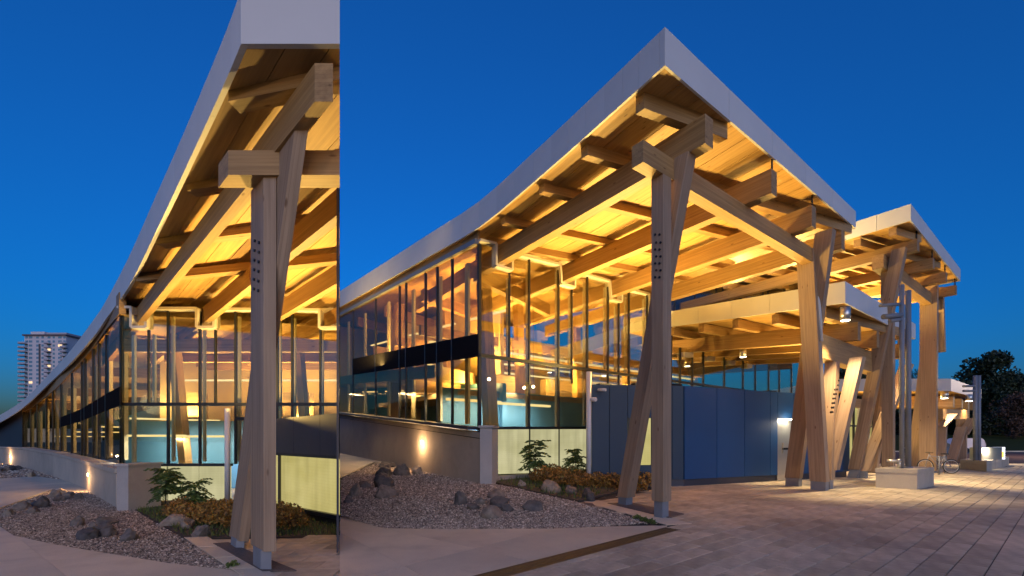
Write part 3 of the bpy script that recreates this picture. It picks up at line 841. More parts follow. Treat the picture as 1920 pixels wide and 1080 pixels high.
# over and right of the book drop niche
a, b = bp(1456, 800), bp(1486, 800)
for (x0, x1, z0, z1) in ((1456, 1486, 2.42, bt), (1486, 1540, .24, bt), (1540, 1591, .24, bt)):
    a, b = bp(x0, 800), bp(x1, 800); a.z = b.z = z0; g = bd * .012
    slab('blue_panel', [a + g, b - g, b - g + V((0, 0, z1 - z0)), a + g + V((0, 0, z1 - z0))], bn * .05, 'blue', core)
a, b = bp(1456.5, 800), bp(1485.5, 800); a.z = b.z = .02
nich = slab('book_drop', [a, b, b + V((0, 0, 2.4)), a + V((0, 0, 2.4))], bn * .02, 'brushed', lib)
m0 = lerp(a, b, .3); m1 = lerp(a, b, .95)
slab('drop_flap', [m0 + V((0, 0, 1.05)), m1 + V((0, 0, 1.05)), m1 + V((0, 0, 1.45)), m0 + V((0, 0, 1.45))], bn * .08, 'brushed', nich)
slab('slot', [m0 + V((0, 0, 1.18)), m1 + V((0, 0, 1.18)), m1 + V((0, 0, 1.26)), m0 + V((0, 0, 1.26))], bn * .09, 'dark', nich)
nl = box('niche_lamp', lerp(a, b, .5) + bn * .22 + V((0, 0, 2.33)), .5, .08, .04, 'lampw', nich, math.atan2(bd.y, bd.x))
light('AREA', 'niche_glow', lerp(a, b, .5) + bn * .22 + V((0, 0, 2.31)), 9, (1, .86, .62), nl, aim=(-.1, 0, -1), shape='RECTANGLE', size=.6, size_y=.1)
# left frontal part with tall lit window
ld = (BX[1] - BX[0]).normalized(); ln_ = V((ld.y, -ld.x, 0))
def lpx(x, y): return onplane(x, y, BX[0], ld)
for x0, x1 in ((1109, 1142), (1142, 1176), (1221, 1259), (1259, 1280.5)):
    a, b = lpx(x0, 800), lpx(x1, 800); a.z = b.z = .24; g = ld * .01
    slab('shaded_panel', [a + g, b - g, b - g + V((0, 0, bt - .24)), a + g + V((0, 0, bt - .24))], ln_ * .05, 'blue_shaded', core)
for z0, z1 in ((.24, 0.72), (2.34, bt)):
    a, b = lpx(1176, 800), lpx(1221, 800); a.z = b.z = z0; g = ld * .01
    slab('shaded_panel', [a + g, b - g, b - g + V((0, 0, z1 - z0)), a + g + V((0, 0, z1 - z0))], ln_ * .05, 'blue_shaded', core)
a, b = lpx(1177, 800), lpx(1220, 800); a.z = b.z = .74
slab('lit_window', [a, b, b + V((0, 0, 1.58)), a + V((0, 0, 1.58))], ln_ * .01, 'frosty', core)
slab('window_frame', [a, a + ld * .07, a + ld * .07 + V((0, 0, 1.58)), a + V((0, 0, 1.58))], ln_ * .05, 'mullion', core)
# white rainwater pipe, stub and small camera on the darker left wall
pp = lpx(1103, 880); pp.z = 0; pp = pp - V((0, .1, 0))
cyl('rain_pipe', pp, V((pp.x, pp.y, Zat(697, pp.y))), .085, 'white', lib)
cyl('pipe_stub', P(1106, 749, 15.0), P(1117, 749, 14.8), .07, 'white', lib)
cyl('wall_camera', P(1122, 731, 14.95), P(1136, 731, 14.75), .05, 'white', lib)
# floodlights standing on the blue volume, washing the canopy
for x, y_, e in ((3.2, 15.8, 220), (4.4, 15.75, 220), (5.7, 15.9, 105), (10.3, 18.1, 75), (12.6, 19.2, 75)):
    fl_ = box('uplight', (x, y_, bt), .5, .22, .12, 'dark', lib, math.atan2(bd.y, bd.x))
    light('AREA', 'uplight_glow', (x, y_, bt + .16), e, WARM, fl_, aim=(-.22, -.75, 1), shape='RECTANGLE', size=.16, size_y=.12)

# ---- concrete planter wall in front of the wing
PW0 = onplane(901, 850, V((-.97, 13.95, 0)), WD); PW0 = V((-.97, 13.95, 0))
def pw(x, y): return onplane(x, y, PW0, WD)
xs = [901, 827, 740, 660, 600, 560]
for x1, x0 in zip(xs, xs[1:]):
    a, b = pw(x1, lerp(823, 785, (901 - x1) / 254)), pw(x0, lerp(823, 785, (901 - x0) / 254))
    za, zb_ = zb(a.x, a.y) - .3, zb(b.x, b.y) - .3
    g = (b - a).normalized() * .004
    hexa('wall_panel', [V((a.x, a.y, za)) + g, V((b.x, b.y, zb_)) - g, V((b.x, b.y, zb_)) - g - wn * .4, V((a.x, a.y, za)) + g - wn * .4],
         [a + g, b - g, b - g - wn * .4, a + g - wn * .4], 'wallc', lib)
a, b = pw(901, 823), pw(560, 772); beam('coping', a + wn * .03 + V((0, 0, .025)), b + wn * .03 + V((0, 0, .025)), -wn * .5, .165, 'wallc', lib); beam('shadow_joint', a - wn * .02, b - wn * .02, -wn * .3, .025, 'rubber', lib)
pr = onplane(901, 905, PW0, WD)
pb = V((pr.x, pr.y, -.1)); px_ = pb + V((.365, -.0, 0)); 
hexa('pier', [pb + V((-.01, -.12, 0)), pb + V((.36, -.12, 0)), pb + V((.52, .55, 0)), pb + V((-.01, .55, 0))],
     [v + V((0, 0, Zat(803, 13.95) + .1)) for v in (pb + V((-.01, -.12, 0)), pb + V((.36, -.12, 0)), pb + V((.52, .55, 0)), pb + V((-.01, .55, 0)))], 'pier', lib)
hexa('pier_cap', [pb + V((-.06, -.16, 2.06)), pb + V((.4, -.16, 2.06)), pb + V((.56, .58, 2.06)), pb + V((-.06, .58, 2.06))],
     [pb + V((-.06, -.16, 2.13)), pb + V((.4, -.16, 2.13)), pb + V((.56, .58, 2.13)), pb + V((-.06, .58, 2.13))], 'pier', lib)
def wall_lamp(loc, n, s, label, e, r=.07):
    t = thing('wall_lamp', label, 'wall lamp', loc, 'lit wall lamps on the planter walls')
    d = V((n[1], -n[0], 0)).normalized(); p = V(loc)
    slab('lamp_plate', [p - d * r * 1.2 - V((0, 0, r * 1.3)), p + d * r * 1.2 - V((0, 0, r * 1.3)), p + d * r * 1.2 + V((0, 0, r * 1.3)), p - d * r * 1.2 + V((0, 0, r * 1.3))], V(n) * .015, 'brushed', t)
    slab('lens', [p - d * r - V((0, 0, r)) + V(n) * .012, p + d * r - V((0, 0, r)) + V(n) * .012, p + d * r + V((0, 0, r)) + V(n) * .012, p - d * r + V((0, 0, r)) + V(n) * .012], V(n) * .012, 'lamp', t)
    light('POINT', 'lamp_glow', p + V(n) * .3 - V((0, 0, .1)), e, (1, .58, .27), t, shadow_soft_size=.04)
lpos = pw(792, 829) + wn * .005
wall_lamp(lpos, wn, 1, 'lit square lamp on the grey planter wall of the far wing', 17, .065)
CLIP[0] = None

# ---- small glowing bulbs inside the corner glass, standing in for reflected plaza lamps
for x, y_ in ((917, 711), (983, 727), (1000, 725)):
    p = gp(x, y_) + W_ * .8
    p = P(x, y_, p.y)
    t = thing('glint_bulb', {917: 'bright orange bulb nearest the glass corner, standing in for a reflected lamp', 983: 'left one of the two close bulbs standing in for lamp glints', 1000: 'right one of the two close bulbs standing in for lamp glints'}[x], 'lamp', p, 'bulbs standing in for lamp glints behind the corner glass')
    bm = bmesh.new(); bmesh.ops.create_icosphere(bm, subdivisions=2, radius=.05); me = D.meshes.new('bulb'); bm.to_mesh(me); bm.free(); me.materials.append(M['lamp'])
    link(D.objects.new('bulb', me), Matrix.Translation(p), t)
    cyl('cord', p + V((0, 0, .05)), p + V((0, 0, 3.0)), .006, 'dark', t, seg=6)

# ================================================================== SECOND TALL CANOPY (behind, to the right)
can2 = thing('tall_canopy', 'second tall timber canopy with white roof edge standing behind the steel poles', 'canopy', (16, 18.5, 0))
K0 = P(1708, 413, 15.6); K1 = P(1801, 527, 21.6)
ku = K1 - K0; kl = ku.length; ku.normalize()
K2 = P(1585, 450, 17.3); kd = (K2 - K0)
eave2 = [K0, K0 + kd * .5, K2, K0 + kd * 3.2, K0 + kd * 4.5]
hs2 = [.57] * 5
rf2, panel2 = roof(can2, K0, ku, kl, eave2, .25, .8, 6, hs=hs2)
for i in range(4): panel2(eave2[i], eave2[i + 1], .57, .57, U)
for i in range(5): panel2(K0 + ku * kl * i / 5, K0 + ku * kl * (i + 1) / 5, .57, .57, W_)
for i in range(3): panel2(K1 + kd * .5 * i, K1 + kd * .5 * (i + 1), .57, .57, -U)
z2 = 8.45
for (x0, y0) in ((14.66, 16.4), (16.8, 18.1), (18.75, 19.6), (20.85, 21.3)):
    a = V((x0, y0, z2)); beam('roof_beam', a, a + V((-2.35, 3.2, 0)) * 2.6, U * .3, .42, 'glulam', can2)
    cyl('hanger_rod', a + U * .15 + W_ * .05 + V((0, 0, .4)), a + U * .15 + W_ * .05 + V((0, 0, .75)), .025, 'dark', can2, seg=8)
NN = V((14.25, 17.2, 0))
for k in range(7):
    s = K0 + kd * (.22 + k * .55); s = V((s.x, s.y, 0)) + U * .15
    s = V((s.x, s.y, z2 + .415)); beam('purlin', s, s + Q * min(8.2, 1.6 + k * 4), W_ * .22, .28, 'glulam', can2)
g0 = V((13.7, 16.72, 7.95)); beam('girder', g0, g0 + U * 9.2, W_ * .34, .5, 'glulam', can2)
post('post', (15.2, 18.3, .2), (14.3, 17.25, 7.95), U * .32, W_ * .36, 'post', can2); foot(can2, (15.2, 18.3), .3, U * .28, W_ * .3)
pF = post('post', V((14.3, 18.9, .35)), P(1687, 468, 16.7), U * .34, W_ * .40, 'post', can2)
post('steel_foot', V((14.24, 18.93, -.02)), V((14.34, 18.88, .4)), U * .3, W_ * .36, 'steel', can2)
for k in range(7):
    for dx in (0, 1):
        q = onplane(1666 + k * .0 + dx * 6 + (6 - k) * 1.2, 545 + k * 8, V((14.05, 16.95, 0)) - U * .2 + V((.22, .1, 0)), W_)
post('post', (20.2, 22.0, .1), P(1742, 532, 21.4), U * .3, W_ * .62, 'post', can2); foot(can2, (20.2, 22.0), .2, U * .28, W_ * .5)
p_ = post('post', (21.6, 24.4, .1), P(1748, 590, 22.6), U * .3, W_ * .5, 'post', can2)
post('post', P(1764, 660, 22.8), P(1760, 540, 22.2), U * .3, W_ * .35, 'post', can2)
light('AREA', 'uplight_glow', (15.5, 21.5, 6.9), 170, WARM, can2, aim=(.1, -.2, 1), shape='RECTANGLE', size=1.5, size_y=.3)
light('AREA', 'uplight_glow', (18.5, 23.5, 6.9), 170, WARM, can2, aim=(.1, -.2, 1), shape='RECTANGLE', size=1.5, size_y=.3)
# dark clerestory windows between the two roofs
c0, c1 = P(1250, 600, 24.5), P(1502, 600, 21.6); cd_ = (c1 - c0); cd_.z = 0; cd_.normalize(); cn = V((cd_.y, -cd_.x, 0))
def cp(x, y): return onplane(x, y, c0, cd_)
cxs = [1250, 1265, 1303, 1343, 1355, 1388, 1430, 1440, 1470, 1502]
for x0, x1 in zip(cxs, cxs[1:]):
    a, b = cp(x0, 600), cp(x1, 600)
    a.z = b.z = 6.0
    slab('clerestory_pane', [a, b, b + V((0, 0, 4.6)), a + V((0, 0, 4.6))], cn * .03, 'glassd', can2)
    hexa('mullion', [a - cd_ * .05 + cn * .05, a + cd_ * .05 + cn * .05, a + cd_ * .05 - cn * .15, a - cd_ * .05 - cn * .15],
         [v + V((0, 0, 4.6)) for v in (a - cd_ * .05 + cn * .05, a + cd_ * .05 + cn * .05, a + cd_ * .05 - cn * .15, a - cd_ * .05 - cn * .15)], 'mullion', can2)
a, b = cp(1250, 600), cp(1502, 600)
for off, z0 in ((2.5, 7.6), (4.5, 9.4), (1.2, 8.6)):
    beam('light_bar', V((a.x, a.y, z0)) - cn * off, V((b.x, b.y, z0)) - cn * off, cn * .1, .06, 'tube', can2)
slab('back_wall', [V((a.x, a.y, 5.8)) - cn * 6, V((b.x, b.y, 5.8)) - cn * 6, V((b.x, b.y, 14.0)) - cn * 6, V((a.x, a.y, 14.0)) - cn * 6 - cd_ * 3], -cn * .2, 'slate', can2)

# ================================================================== LOW ENTRANCE CANOPY between the two
can3 = thing('entrance_canopy', 'low entrance canopy with white fascia, timber beams and cylinder downlights', 'canopy', (12, 17, 0))
DL = V((-.5835, 1, .122))
A0 = P(1585, 568, 14.4); A1 = P(1717, 636, 19.6)
au = A1 - A0; al = au.length; au.normalize()
ae = [A0, A0 + DL * 2, A0 + DL * 4, A0 + DL * 6, A0 + DL * 8.5]
rf3, panel3 = roof(can3, A0, au, al, ae, .25, .7, 5, hs=[.69, .69, .69, .69, .69])
jn = [0, .9, 2.1, 3.4, 4.7, 6.1, 8.5]
for t0, t1 in zip(jn, jn[1:]): panel3(A0 + DL * t0, A0 + DL * t1, .69, .69, U)
for i in range(4): panel3(A0 + au * al * i / 4, A0 + au * al * (i + 1) / 4, .69 - .01 * i, .68 - .01 * i, W_)
for i in range(3): panel3(A1 + DL * i * 2, A1 + DL * (i + 1) * 2, .65, .65, -U)
for (x0, y0) in ((11.9, 15.6), (13.56, 16.85), (15.0, 17.9), (16.6, 19.1)):
    a = V((x0, y0, 5.03)); beam('roof_beam', a, a + DL * 8.5, U * .3, .62, 'glulam', can3)
    if x0 > 12: cyl('hanger_rod', a + U * .15 + W_ * .05 + V((0, 0, .6)), a + U * .15 + W_ * .05 + V((0, 0, .95)), .02, 'dark', can3, seg=8)
for k in range(6):
    s = A0 + DL * (.55 + k * 1.35) + U * .25; s.z = 5.64 + .122 * (.2 + k * 1.35); beam('purlin', s, s + (Q * .55 + U * .45).normalized() * 6.6, W_ * .24, .34, 'glulam', can3)
ga = P(1540, 672, 14.65); ga.z = 4.25
beam('girder', ga, ga + U * 7.6, W_ * .4, .78, 'glulam', can3)
pA = post('post', (10.25, 14.75, .3), (10.95, 15.5, 4.25), U * .34, W_ * .34, 'post', can3)
foot(can3, (10.22, 14.72), .32, U * .3, W_ * .28)
pB = post('post', (10.5, 14.9, .6), (11.42, 14.98, 4.3), U * .36, W_ * .36, 'post', can3)
bb = []
for k in range(8): bb.append(onplane(1566 - k * 1.8, 714 + k * 8.4, V((10.75, 14.83, 0)), U))
for k in range(6): bb.append(onplane(1558 - k * 1.5, 731 + k * 8.4, V((10.70, 14.83, 0)), U))
bolts(pB, [q - W_ * .10 for q in bb], -W_, .035)
post('post', (14.55, 18.75, .3), (15.85, 18.2, 4.6), U * .36, W_ * .38, 'post', can3)
foot(can3, (14.5, 18.8), .34, U * .32, W_ * .34)
post('post', (16.2, 20.4, .1), (15.9, 19.3, 4.25), U * .34, W_ * .36, 'post', can3)
def downlight(parent, p, e, r=.14, h=.42, soft=.1, col=WARMW, size=110):
    d = cyl('downlight', p, p + V((0, 0, h)), r, 'brushed', parent, seg=18)
    cyl('lens', p + V((0, 0, -.006)), p + V((0, 0, .012)), r * .86, 'lampw', d, seg=16)
    light('SPOT', 'downlight_glow', p - V((0, 0, .03)), e, col, d, aim=(0, 0, -1), spot_size=math.radians(size), spot_blend=.7, shadow_soft_size=soft)
downlight(can3, P(1585, 601, 14.35), 620, size=85)
downlight(can3, P(1660, 640, 18.0), 1000, size=95)
downlight(can3, A0 + au * al * .96 + W_ * .4 - V((0, 0, .45)), 900)
for t in (1.5, 4.0, 6.5):
    p = A0 + DL * t + U * 2.3; p.z = 5.2; downlight(can3, p, 90)
lp_ = P(1564, 652, 14.62) + V((-.0, -.32, 0))
for x, y_, z, e in ((11.0, 17.6, 6.78, 160), (9.6, 19.2, 6.98, 170)):
    u_ = box('uplight', (x, y_, z), .4, .2, .1, 'dark', can3)
    light('AREA', 'uplight_glow', (x, y_, z + .14), e, WARM, u_, aim=(-.3, -.3, 1), shape='RECTANGLE', size=.16, size_y=.12)
for x, y_, e, ax in ((13.6, 20.2, 120, (.55, -.35, 1)), (18.3, 24.0, 170, (.5, -.45, 1)), (15.6, 21.4, 90, (.2, -.5, 1))):  # added fill spots, standing in for warm interior light on the posts
    u_ = cyl('fill_disc', (x, y_, -.02), (x, y_, .03), .14, 'dark', can3)
    light('SPOT', 'post_fill', (x, y_, .08), e, WARM, u_, aim=ax, spot_size=math.radians(130), spot_blend=.8, shadow_soft_size=.1)
# lit glazed doors below the canopy
q0, q1 = P(1588, 800, 24.5), P(1660, 800, 27.5); qd = (q1 - q0); qd.z = 0; ql = qd.length; qd.normalize(); qn = V((qd.y, -qd.x, 0))
q0.z = 0
dr = slab('door_wall', [q0 - qn * .3, q0 + qd * ql - qn * .3, q0 + qd * ql - qn * .3 + V((0, 0, 3.4)), q0 - qn * .3 + V((0, 0, 3.4))], -qn * .1, 'frosty', can3)
for k in range(9):
    p = q0 + qd * ql * k / 8
    hexa('door_stile', [p, p + qd * .07, p + qd * .07 + qn * .1, p + qn * .1], [v + V((0, 0, 3.4)) for v in (p, p + qd * .07, p + qd * .07 + qn * .1, p + qn * .1)], 'mullion' if k % 2 else 'fin', can3)
beam('door_rail', q0 + V((0, 0, 2.3)), q0 + qd * ql + V((0, 0, 2.3)), qn * .12, .08, 'mullion', can3)
beam('door_rail', q0 + V((0, 0, 3.35)), q0 + qd * ql + V((0, 0, 3.35)), qn * .12, .5, 'glulam', can3)

# ================================================================== FAR LOW CANOPY on the right
can4 = thing('far_canopy', 'smaller far timber canopy with white fascia beyond the bicycles', 'canopy', (27, 30, 0))
F0 = P(1783, 733, 28); F1 = P(1840, 748, 35)
fu4 = F1 - F0; fl4 = fu4.length; fu4.normalize()
FD = (P(1540, 734, 33) - F0)
fe = [F0, F0 + FD * .25, F0 + FD * .5, F0 + FD * .75, F0 + FD]
rf4, panel4 = roof(can4, F0, fu4, fl4, fe, .25, 1.0, 5, hs=[.76, .8, .84, .88, .9])
for i in range(4): panel4(fe[i], fe[i + 1], .76 + .035 * i, .80 + .035 * i, U)
for i in range(3): panel4(F0 + fu4 * fl4 * i / 3, F0 + fu4 * fl4 * (i + 1) / 3, .76, .76, W_)
for k, (x, y_, Y) in enumerate(((1787, 764, 28.9), (1803, 767, 30.5), (1815, 769, 32.0), (1826, 769, 33.5))):
    a = P(x, y_, Y); beam('roof_beam', a, a + FD * .6, U * .5, .7, 'glulam', can4)
ga = P(1768, 786, 28.6); beam('girder', ga, ga + (P(1812, 786, 31.5) - ga) * 1.15, W_ * .4, .65, 'glulam', can4)
for (a, b) in (((1763, 866, 29.4), (1766, 786, 29.4)), ((1764, 800, 29.0), (1787, 776, 29.0)), ((1783, 868, 30.0), (1803, 800, 30.2)), ((1803, 866, 30.8), (1803, 786, 30.8)), ((1806, 815, 30.4), (1824, 784, 30.4))):
    post('post', P(*a), P(*b), U * .4, W_ * .5, 'post', can4)
downlight(can4, P(1771, 747, 28.6), 330, .2, .45)
downlight(can4, P(1817, 752, 31), 330, .2, .45)
light('AREA', 'uplight_glow', (25.5, 31.5, 2.6), 140, WARM, can4, aim=(.1, -.2, 1), shape='RECTANGLE', size=1.5, size_y=.3)

# ================================================================== CONCRETE PLINTHS, STEEL POLES, ILLUMINATED BOX
def plinth(name, label, c_l, c_m, c_r, h, cope):
    t = thing(name, label, 'plinth', c_m)
    far = c_l + (c_r - c_m)
    q = [c_l, c_m, c_r, far]
    up = V((0, 0, 1))
    hexa('block', [p - up * .02 for p in shrink(q, .02)], [p + up * (h - cope) for p in shrink(q, .02)], 'wallc', t)
    hexa('coping', [p + up * (h - cope + .004) for p in q], [p + up * h for p in q], 'wallc', t)
    return t
pl1 = plinth('concrete_plinth', 'near concrete plinth carrying the two tall steel poles', G(1641, 914.5), G(1720, 918.5), G(1752, 911), .65, .14)
pl2 = plinth('concrete_plinth', 'far concrete plinth carrying one steel pole and the glowing box', G(1800, 879.5), G(1850, 884.5), G(1892, 872), .52, .16)
t = thing('steel_pole', 'left, slightly shorter steel pole with three side arms on the near plinth', 'pole', P(1691, 875, 15.0), 'steel poles on the plinths')
pz = V((P(1691, 800, 15.0).x, 15.0, .64))
cyl('shaft', pz, V((pz.x, pz.y, Zat(534, 15.0))), .07, 'steel', t, seg=20)
for y_, xx, r in ((570, 1650, .055), (591, 1656, .085), (599, 1668, .06)):
    cyl('arm', P(xx, y_ + 3, 14.9), P(1690, y_, 15.0), r, 'steel', t)
t2 = thing('steel_pole', 'right-hand steel pole of the pair on the near plinth', 'pole', P(1703, 875, 15.2), 'steel poles on the plinths')
pz = V((P(1703, 800, 15.2).x, 15.2, .64)); cyl('shaft', pz, V((pz.x, pz.y, Zat(545, 15.2))), .08, 'steel', t2, seg=20)
cyl('base_flange', pz, pz + V((0, 0, .05)), .14, 'steel', t2)
# fire hose connection in front of the poles
v_ = thing('hose_connection', 'twin chrome hose connection on top of the near plinth', 'valve', P(1684, 874, 14.9))
q = P(1686, 876, 14.9); q.z = .64
cyl('riser', q, q + V((0, 0, .32)), .05, 'brushed', v_)
for s in (-1, 1): cyl('outlet', q + V((0, 0, .24)), q + V((-.22 + .1 * s, -.1 * s, .26)), .06, 'brushed', v_, .045)
t3 = thing('steel_pole', 'double steel pole with two short arms on the far plinth', 'pole', P(1832, 864, 23.4), 'steel poles on the plinths')
for x in (1828.5, 1835):
    p = P(x, 800, 23.4); cyl('shaft', V((p.x, p.y, .5)), V((p.x, p.y, Zat(704, 23.4))), .09, 'steel', t3)
for y_ in (724, 733): cyl('arm', P(1806, y_, 23.4), P(1828, y_, 23.4), .06, 'steel', t3)
gbx = thing('lit_sign_box', 'low glowing metal box with orange and white end sign on the far plinth', 'sign', P(1860, 853, 24.2))
a, b = P(1841, 855, 23.9), P(1879, 855, 24.6); a.z = b.z = .52; dd_ = (b - a).normalized(); nn_ = V((dd_.y, -dd_.x, 0))
slab('case', [a, b, b - nn_ * .5, a - nn_ * .5], (0, 0, .66), 'brushed', gbx)
light('AREA', 'strip_glow', lerp(a, b, .2) + nn_ * .25 + V((0, 0, .5)), 14, (1, .85, .6), gbx, aim=-nn_ - V((0, 0, .4)), shape='RECTANGLE', size=.5, size_y=.2)
slab('orange_face', [b + dd_ * .02 + V((0, 0, .1)), b + dd_ * .18 + V((0, 0, .1)), b + dd_ * .18 + V((0, 0, .42)), b + dd_ * .02 + V((0, 0, .42))], -nn_ * .4, 'amber', gbx)
slab('white_face', [b + dd_ * .19, b + dd_ * .3, b + dd_ * .3 + V((0, 0, .66)), b + dd_ * .19 + V((0, 0, .66))], -nn_ * .45, 'signw', gbx)
M['ink'] = plain('sign_lettering', (.12, .12, .2), .6)
for k in range(5):
    p = b + dd_ * .2 + nn_ * .012 + V((0, 0, .1 + k * .1)); slab('text_line', [p, p + dd_ * (.08 - .02 * (k % 2)), p + dd_ * (.08 - .02 * (k % 2)) + V((0, 0, .03)), p + V((0, 0, .03))], -nn_ * .01, 'ink', gbx)

# ================================================================== BICYCLES AND RACK
def torus(name, c, ax, R_, r, m, parent, seg=28, sub=8):
    ax = V(ax).normalized(); a = ax.orthogonal().normalized(); b = ax.cross(a); vs, fs = [], []
    for i in range(seg):
        t = 2 * math.pi * i / seg; rd = a * math.cos(t) + b * math.sin(t)
        for j in range(sub):
            s = 2 * math.pi * j / sub; vs.append(V(c) + rd * (R_ + r * math.cos(s)) + ax * r * math.sin(s))
    for i in range(seg):
        for j in range(sub):
            fs.append((i * sub + j, ((i + 1) % seg) * sub + j, ((i + 1) % seg) * sub + (j + 1) % sub, i * sub + (j + 1) % sub))
    return mk(name, vs, fs, m, parent, smooth=True)
def bicycle(base, ang, label, fm):
    t = thing('bicycle', label, 'bicycle', base, 'bicycles parked at the rack')
    d = V((math.cos(ang), math.sin(ang), 0)); n = V((-d.y, d.x, 0)); up = V((0, 0, 1)); o = V(base)
    r = .34
    w0, w1 = o - d * .52 + up * r, o + d * .52 + up * r
    for wc in (w0, w1):
        ty = torus('wheel', wc, n, r - .02, .022, 'rubber', t)
        torus('rim', wc, n, r - .05, .012, 'brushed', ty, 24, 6)
        vs = [];  fs = []
        for k in range(12):
            q = wc + (d * math.cos(k * .5236) + up * math.sin(k * .5236)) * (r - .05); c2 = up.cross(n) * .002
            i = len(vs); vs += [wc - c2 - n * .003, wc + c2 + n * .003, q + c2 * .5 + n * .003, q - c2 * .5 - n * .003]; fs.append((i, i + 1, i + 2, i + 3))
        mk('spokes', vs, fs, 'brushed', ty)
    bb_, st, hd = o - d * .08 + up * .3, o - d * .24 + up * .82, o + d * .36 + up * .84
    for i, (a, b) in enumerate(((bb_, st), (bb_, hd), (st - up * .08, hd), (bb_, w0), (st - up * .1, w0), (hd + up * .08, w1))):
        cyl('frame_tube', a, b, .018, fm, t, seg=8)
    sd_ = slab('saddle', [st + up * .08 - d * .14 - n * .07, st + up * .08 + d * .13 - n * .02, st + up * .08 + d * .13 + n * .02, st + up * .08 - d * .14 + n * .07], up * .05, 'rubber', t)
    cyl('seat_post', st, st + up * .09, .013, 'brushed', t, seg=8)
    cyl('handlebar', hd + up * .14 - n * .26, hd + up * .14 + n * .26, .014, 'dark', t, seg=8)
    cyl('stem', hd, hd + up * .15, .015, 'dark', t, seg=8)
    torus('chainring', bb_ + n * .03, n, .08, .008, 'dark', t, 16, 5)
M['bikered'] = plain('bicycle_paint', (.25, .24, .26), .4)
bicycle(G(1759, 888), math.radians(168), 'grey bicycle in front, its wheel beside the rack post', 'bikered')
bicycle(G(1735, 878), math.radians(155), 'dark bicycle at the middle of the rack behind the plinth', 'dark')
bicycle(G(1722, 875), math.radians(140), 'dark bicycle farthest left, half hidden by the plinth', 'dark')
for x, y_, lb in ((1761, 890, 'slim steel rack post beside the front bicycle wheel'), (1771, 887, 'slim steel rack post to the right of the front bicycle')):
    p = G(x, y_); rk = thing('bicycle_rack', lb, 'bicycle rack', p, 'steel rack posts')
    cyl('post', p, p + V((0, 0, .85)), .035, 'steel', rk); torus('ring', p + V((.0, 0, .72)), (0, 1, 0), .1, .016, 'steel', rk)

# ================================================================== CARS
def car(base, ang, label, L, Wd, H, prof, paint, glassprof, amber=False):
    t = thing('parked_car', label, 'car', base)
    d = V((math.cos(ang), math.sin(ang), 0)); n = V((-d.y, d.x, 0)); o = V(base)
    def q(x, z, s): return o + d * x * L + V((0, 0, z * H)) + n * s * Wd / 2
    def ext(name, pr, s, m, par, ins=1.):
        k = len(pr); vs = [q(x, z, -s * (1 if z < .62 else ins)) for x, z in pr] + [q(x, z, s * (1 if z < .62 else ins)) for x, z in pr]
        return mk(name, vs, [tuple(range(k)), tuple(range(2 * k - 1, k - 1, -1))] + [(i, (i + 1) % k, k + (i + 1) % k, k + i) for i in range(k)], m, par, xdir=d)
    body = ext('body', prof, 1., paint, t, .84)
    for g in glassprof: ext('side_window', g, .93, 'band', t, .875)
    for x in (-.31, .31):
        for s in (-1, 1):
            c = q(x, .2, s * .9)
            wv = cyl('wheel', c - n * .1, c + n * .1, H * .2, 'rubber', t, seg=22)
            cyl('rim', c - n * .11, c + n * .11, H * .125, 'brushed', wv, seg=16)
    for s in (-.75, .75):
        slab('headlight', [q(.493, .42, s - .15), q(.493, .42, s + .15), q(.493, .5, s + .15), q(.493, .5, s - .15)], d * .03, 'amber' if amber else 'white', t)
        slab('tail_light', [q(-.5, .5, s - .12), q(-.5, .5, s + .12), q(-.5, .62, s + .12), q(-.5, .62, s - .12)], -d * .03, 'bikered', t)
    return t
M['carwhite'] = mat('white_car_paint', (.66, .6, .6), .3); M['cardark'] = mat('dark_car_paint', (.02, .03, .05), .25)
suv = [(-.5, .2), (.49, .2), (.5, .45), (.47, .55), (.24, .62), (.10, .95), (.04, 1.0), (-.42, 1.0), (-.48, .92), (-.5, .6)]
suvg = [[(.19, .65), (.09, .92), (-.08, .94), (-.08, .65)], [(-.1, .65), (-.1, .94), (-.27, .94), (-.27, .65)], [(-.29, .65), (-.29, .94), (-.42, .92), (-.45, .65)]]
car(G(1797, 849), math.radians(184), 'white estate car parked across the road behind the far canopy', 4.9, 1.9, 1.75, suv, 'carwhite', suvg)
sed = [(-.5, .22), (.49, .22), (.5, .48), (.42, .58), (.22, .64), (.06, .97), (-.2, 1.0), (-.38, .68), (-.5, .62)]
sedg = [[(.17, .67), (.05, .92), (-.06, .94), (-.06, .67)], [(-.08, .67), (-.08, .94), (-.19, .94), (-.33, .7)]]
car(G(1757, 856), math.radians(-12), 'dark saloon car with an amber light behind the bicycle', 4.4, 1.8, 1.4, sed, 'cardark', sedg, True)

# ================================================================== NEAR PAVILION (left), plan skewed, right end raked
pav = thing('corner_pavilion', 'nearer timber pavilion at left, white roof edge swooping down along its curved wing', 'building', (-6, 9, 0))
CLIP[0] = LCLIP
YG = 11.6
gl_t = [(225, 11.6), (199, 13.7), (153, 17.4), (114, 20.9), (87, 25.5), (43, 30.5), (0, 34.5), (-60, 39)]
def Yg(x): return interp(gl_t, x)
LC0 = P(452, 82, 4.6); LE = P(240, 540, 10.7)
ldir = LE - LC0
bots = [(452, 82), (417, 165), (345, 322), (292, 435), (240, 540), (197, 600), (178, 628), (133, 680), (89, 722), (44, 764), (0, 792), (-50, 815)]
tops = [-20, 76, 248, 368, 485, 567, 596, 656, 705, 750, 778, 802]
def Ye(x): return onplane(x, 500, LC0, ldir).y if x >= 240 else interp([(240, 10.7), (197, 12.9), (133, 17.7), (89, 23.3), (43, 28.4), (0, 32.2), (-60, 36.5)], x)
le = [P(x, y_, Ye(x)) for x, y_ in bots]; lt = [P(x, yt, Ye(x)) for (x, y_), yt in zip(bots, tops)]
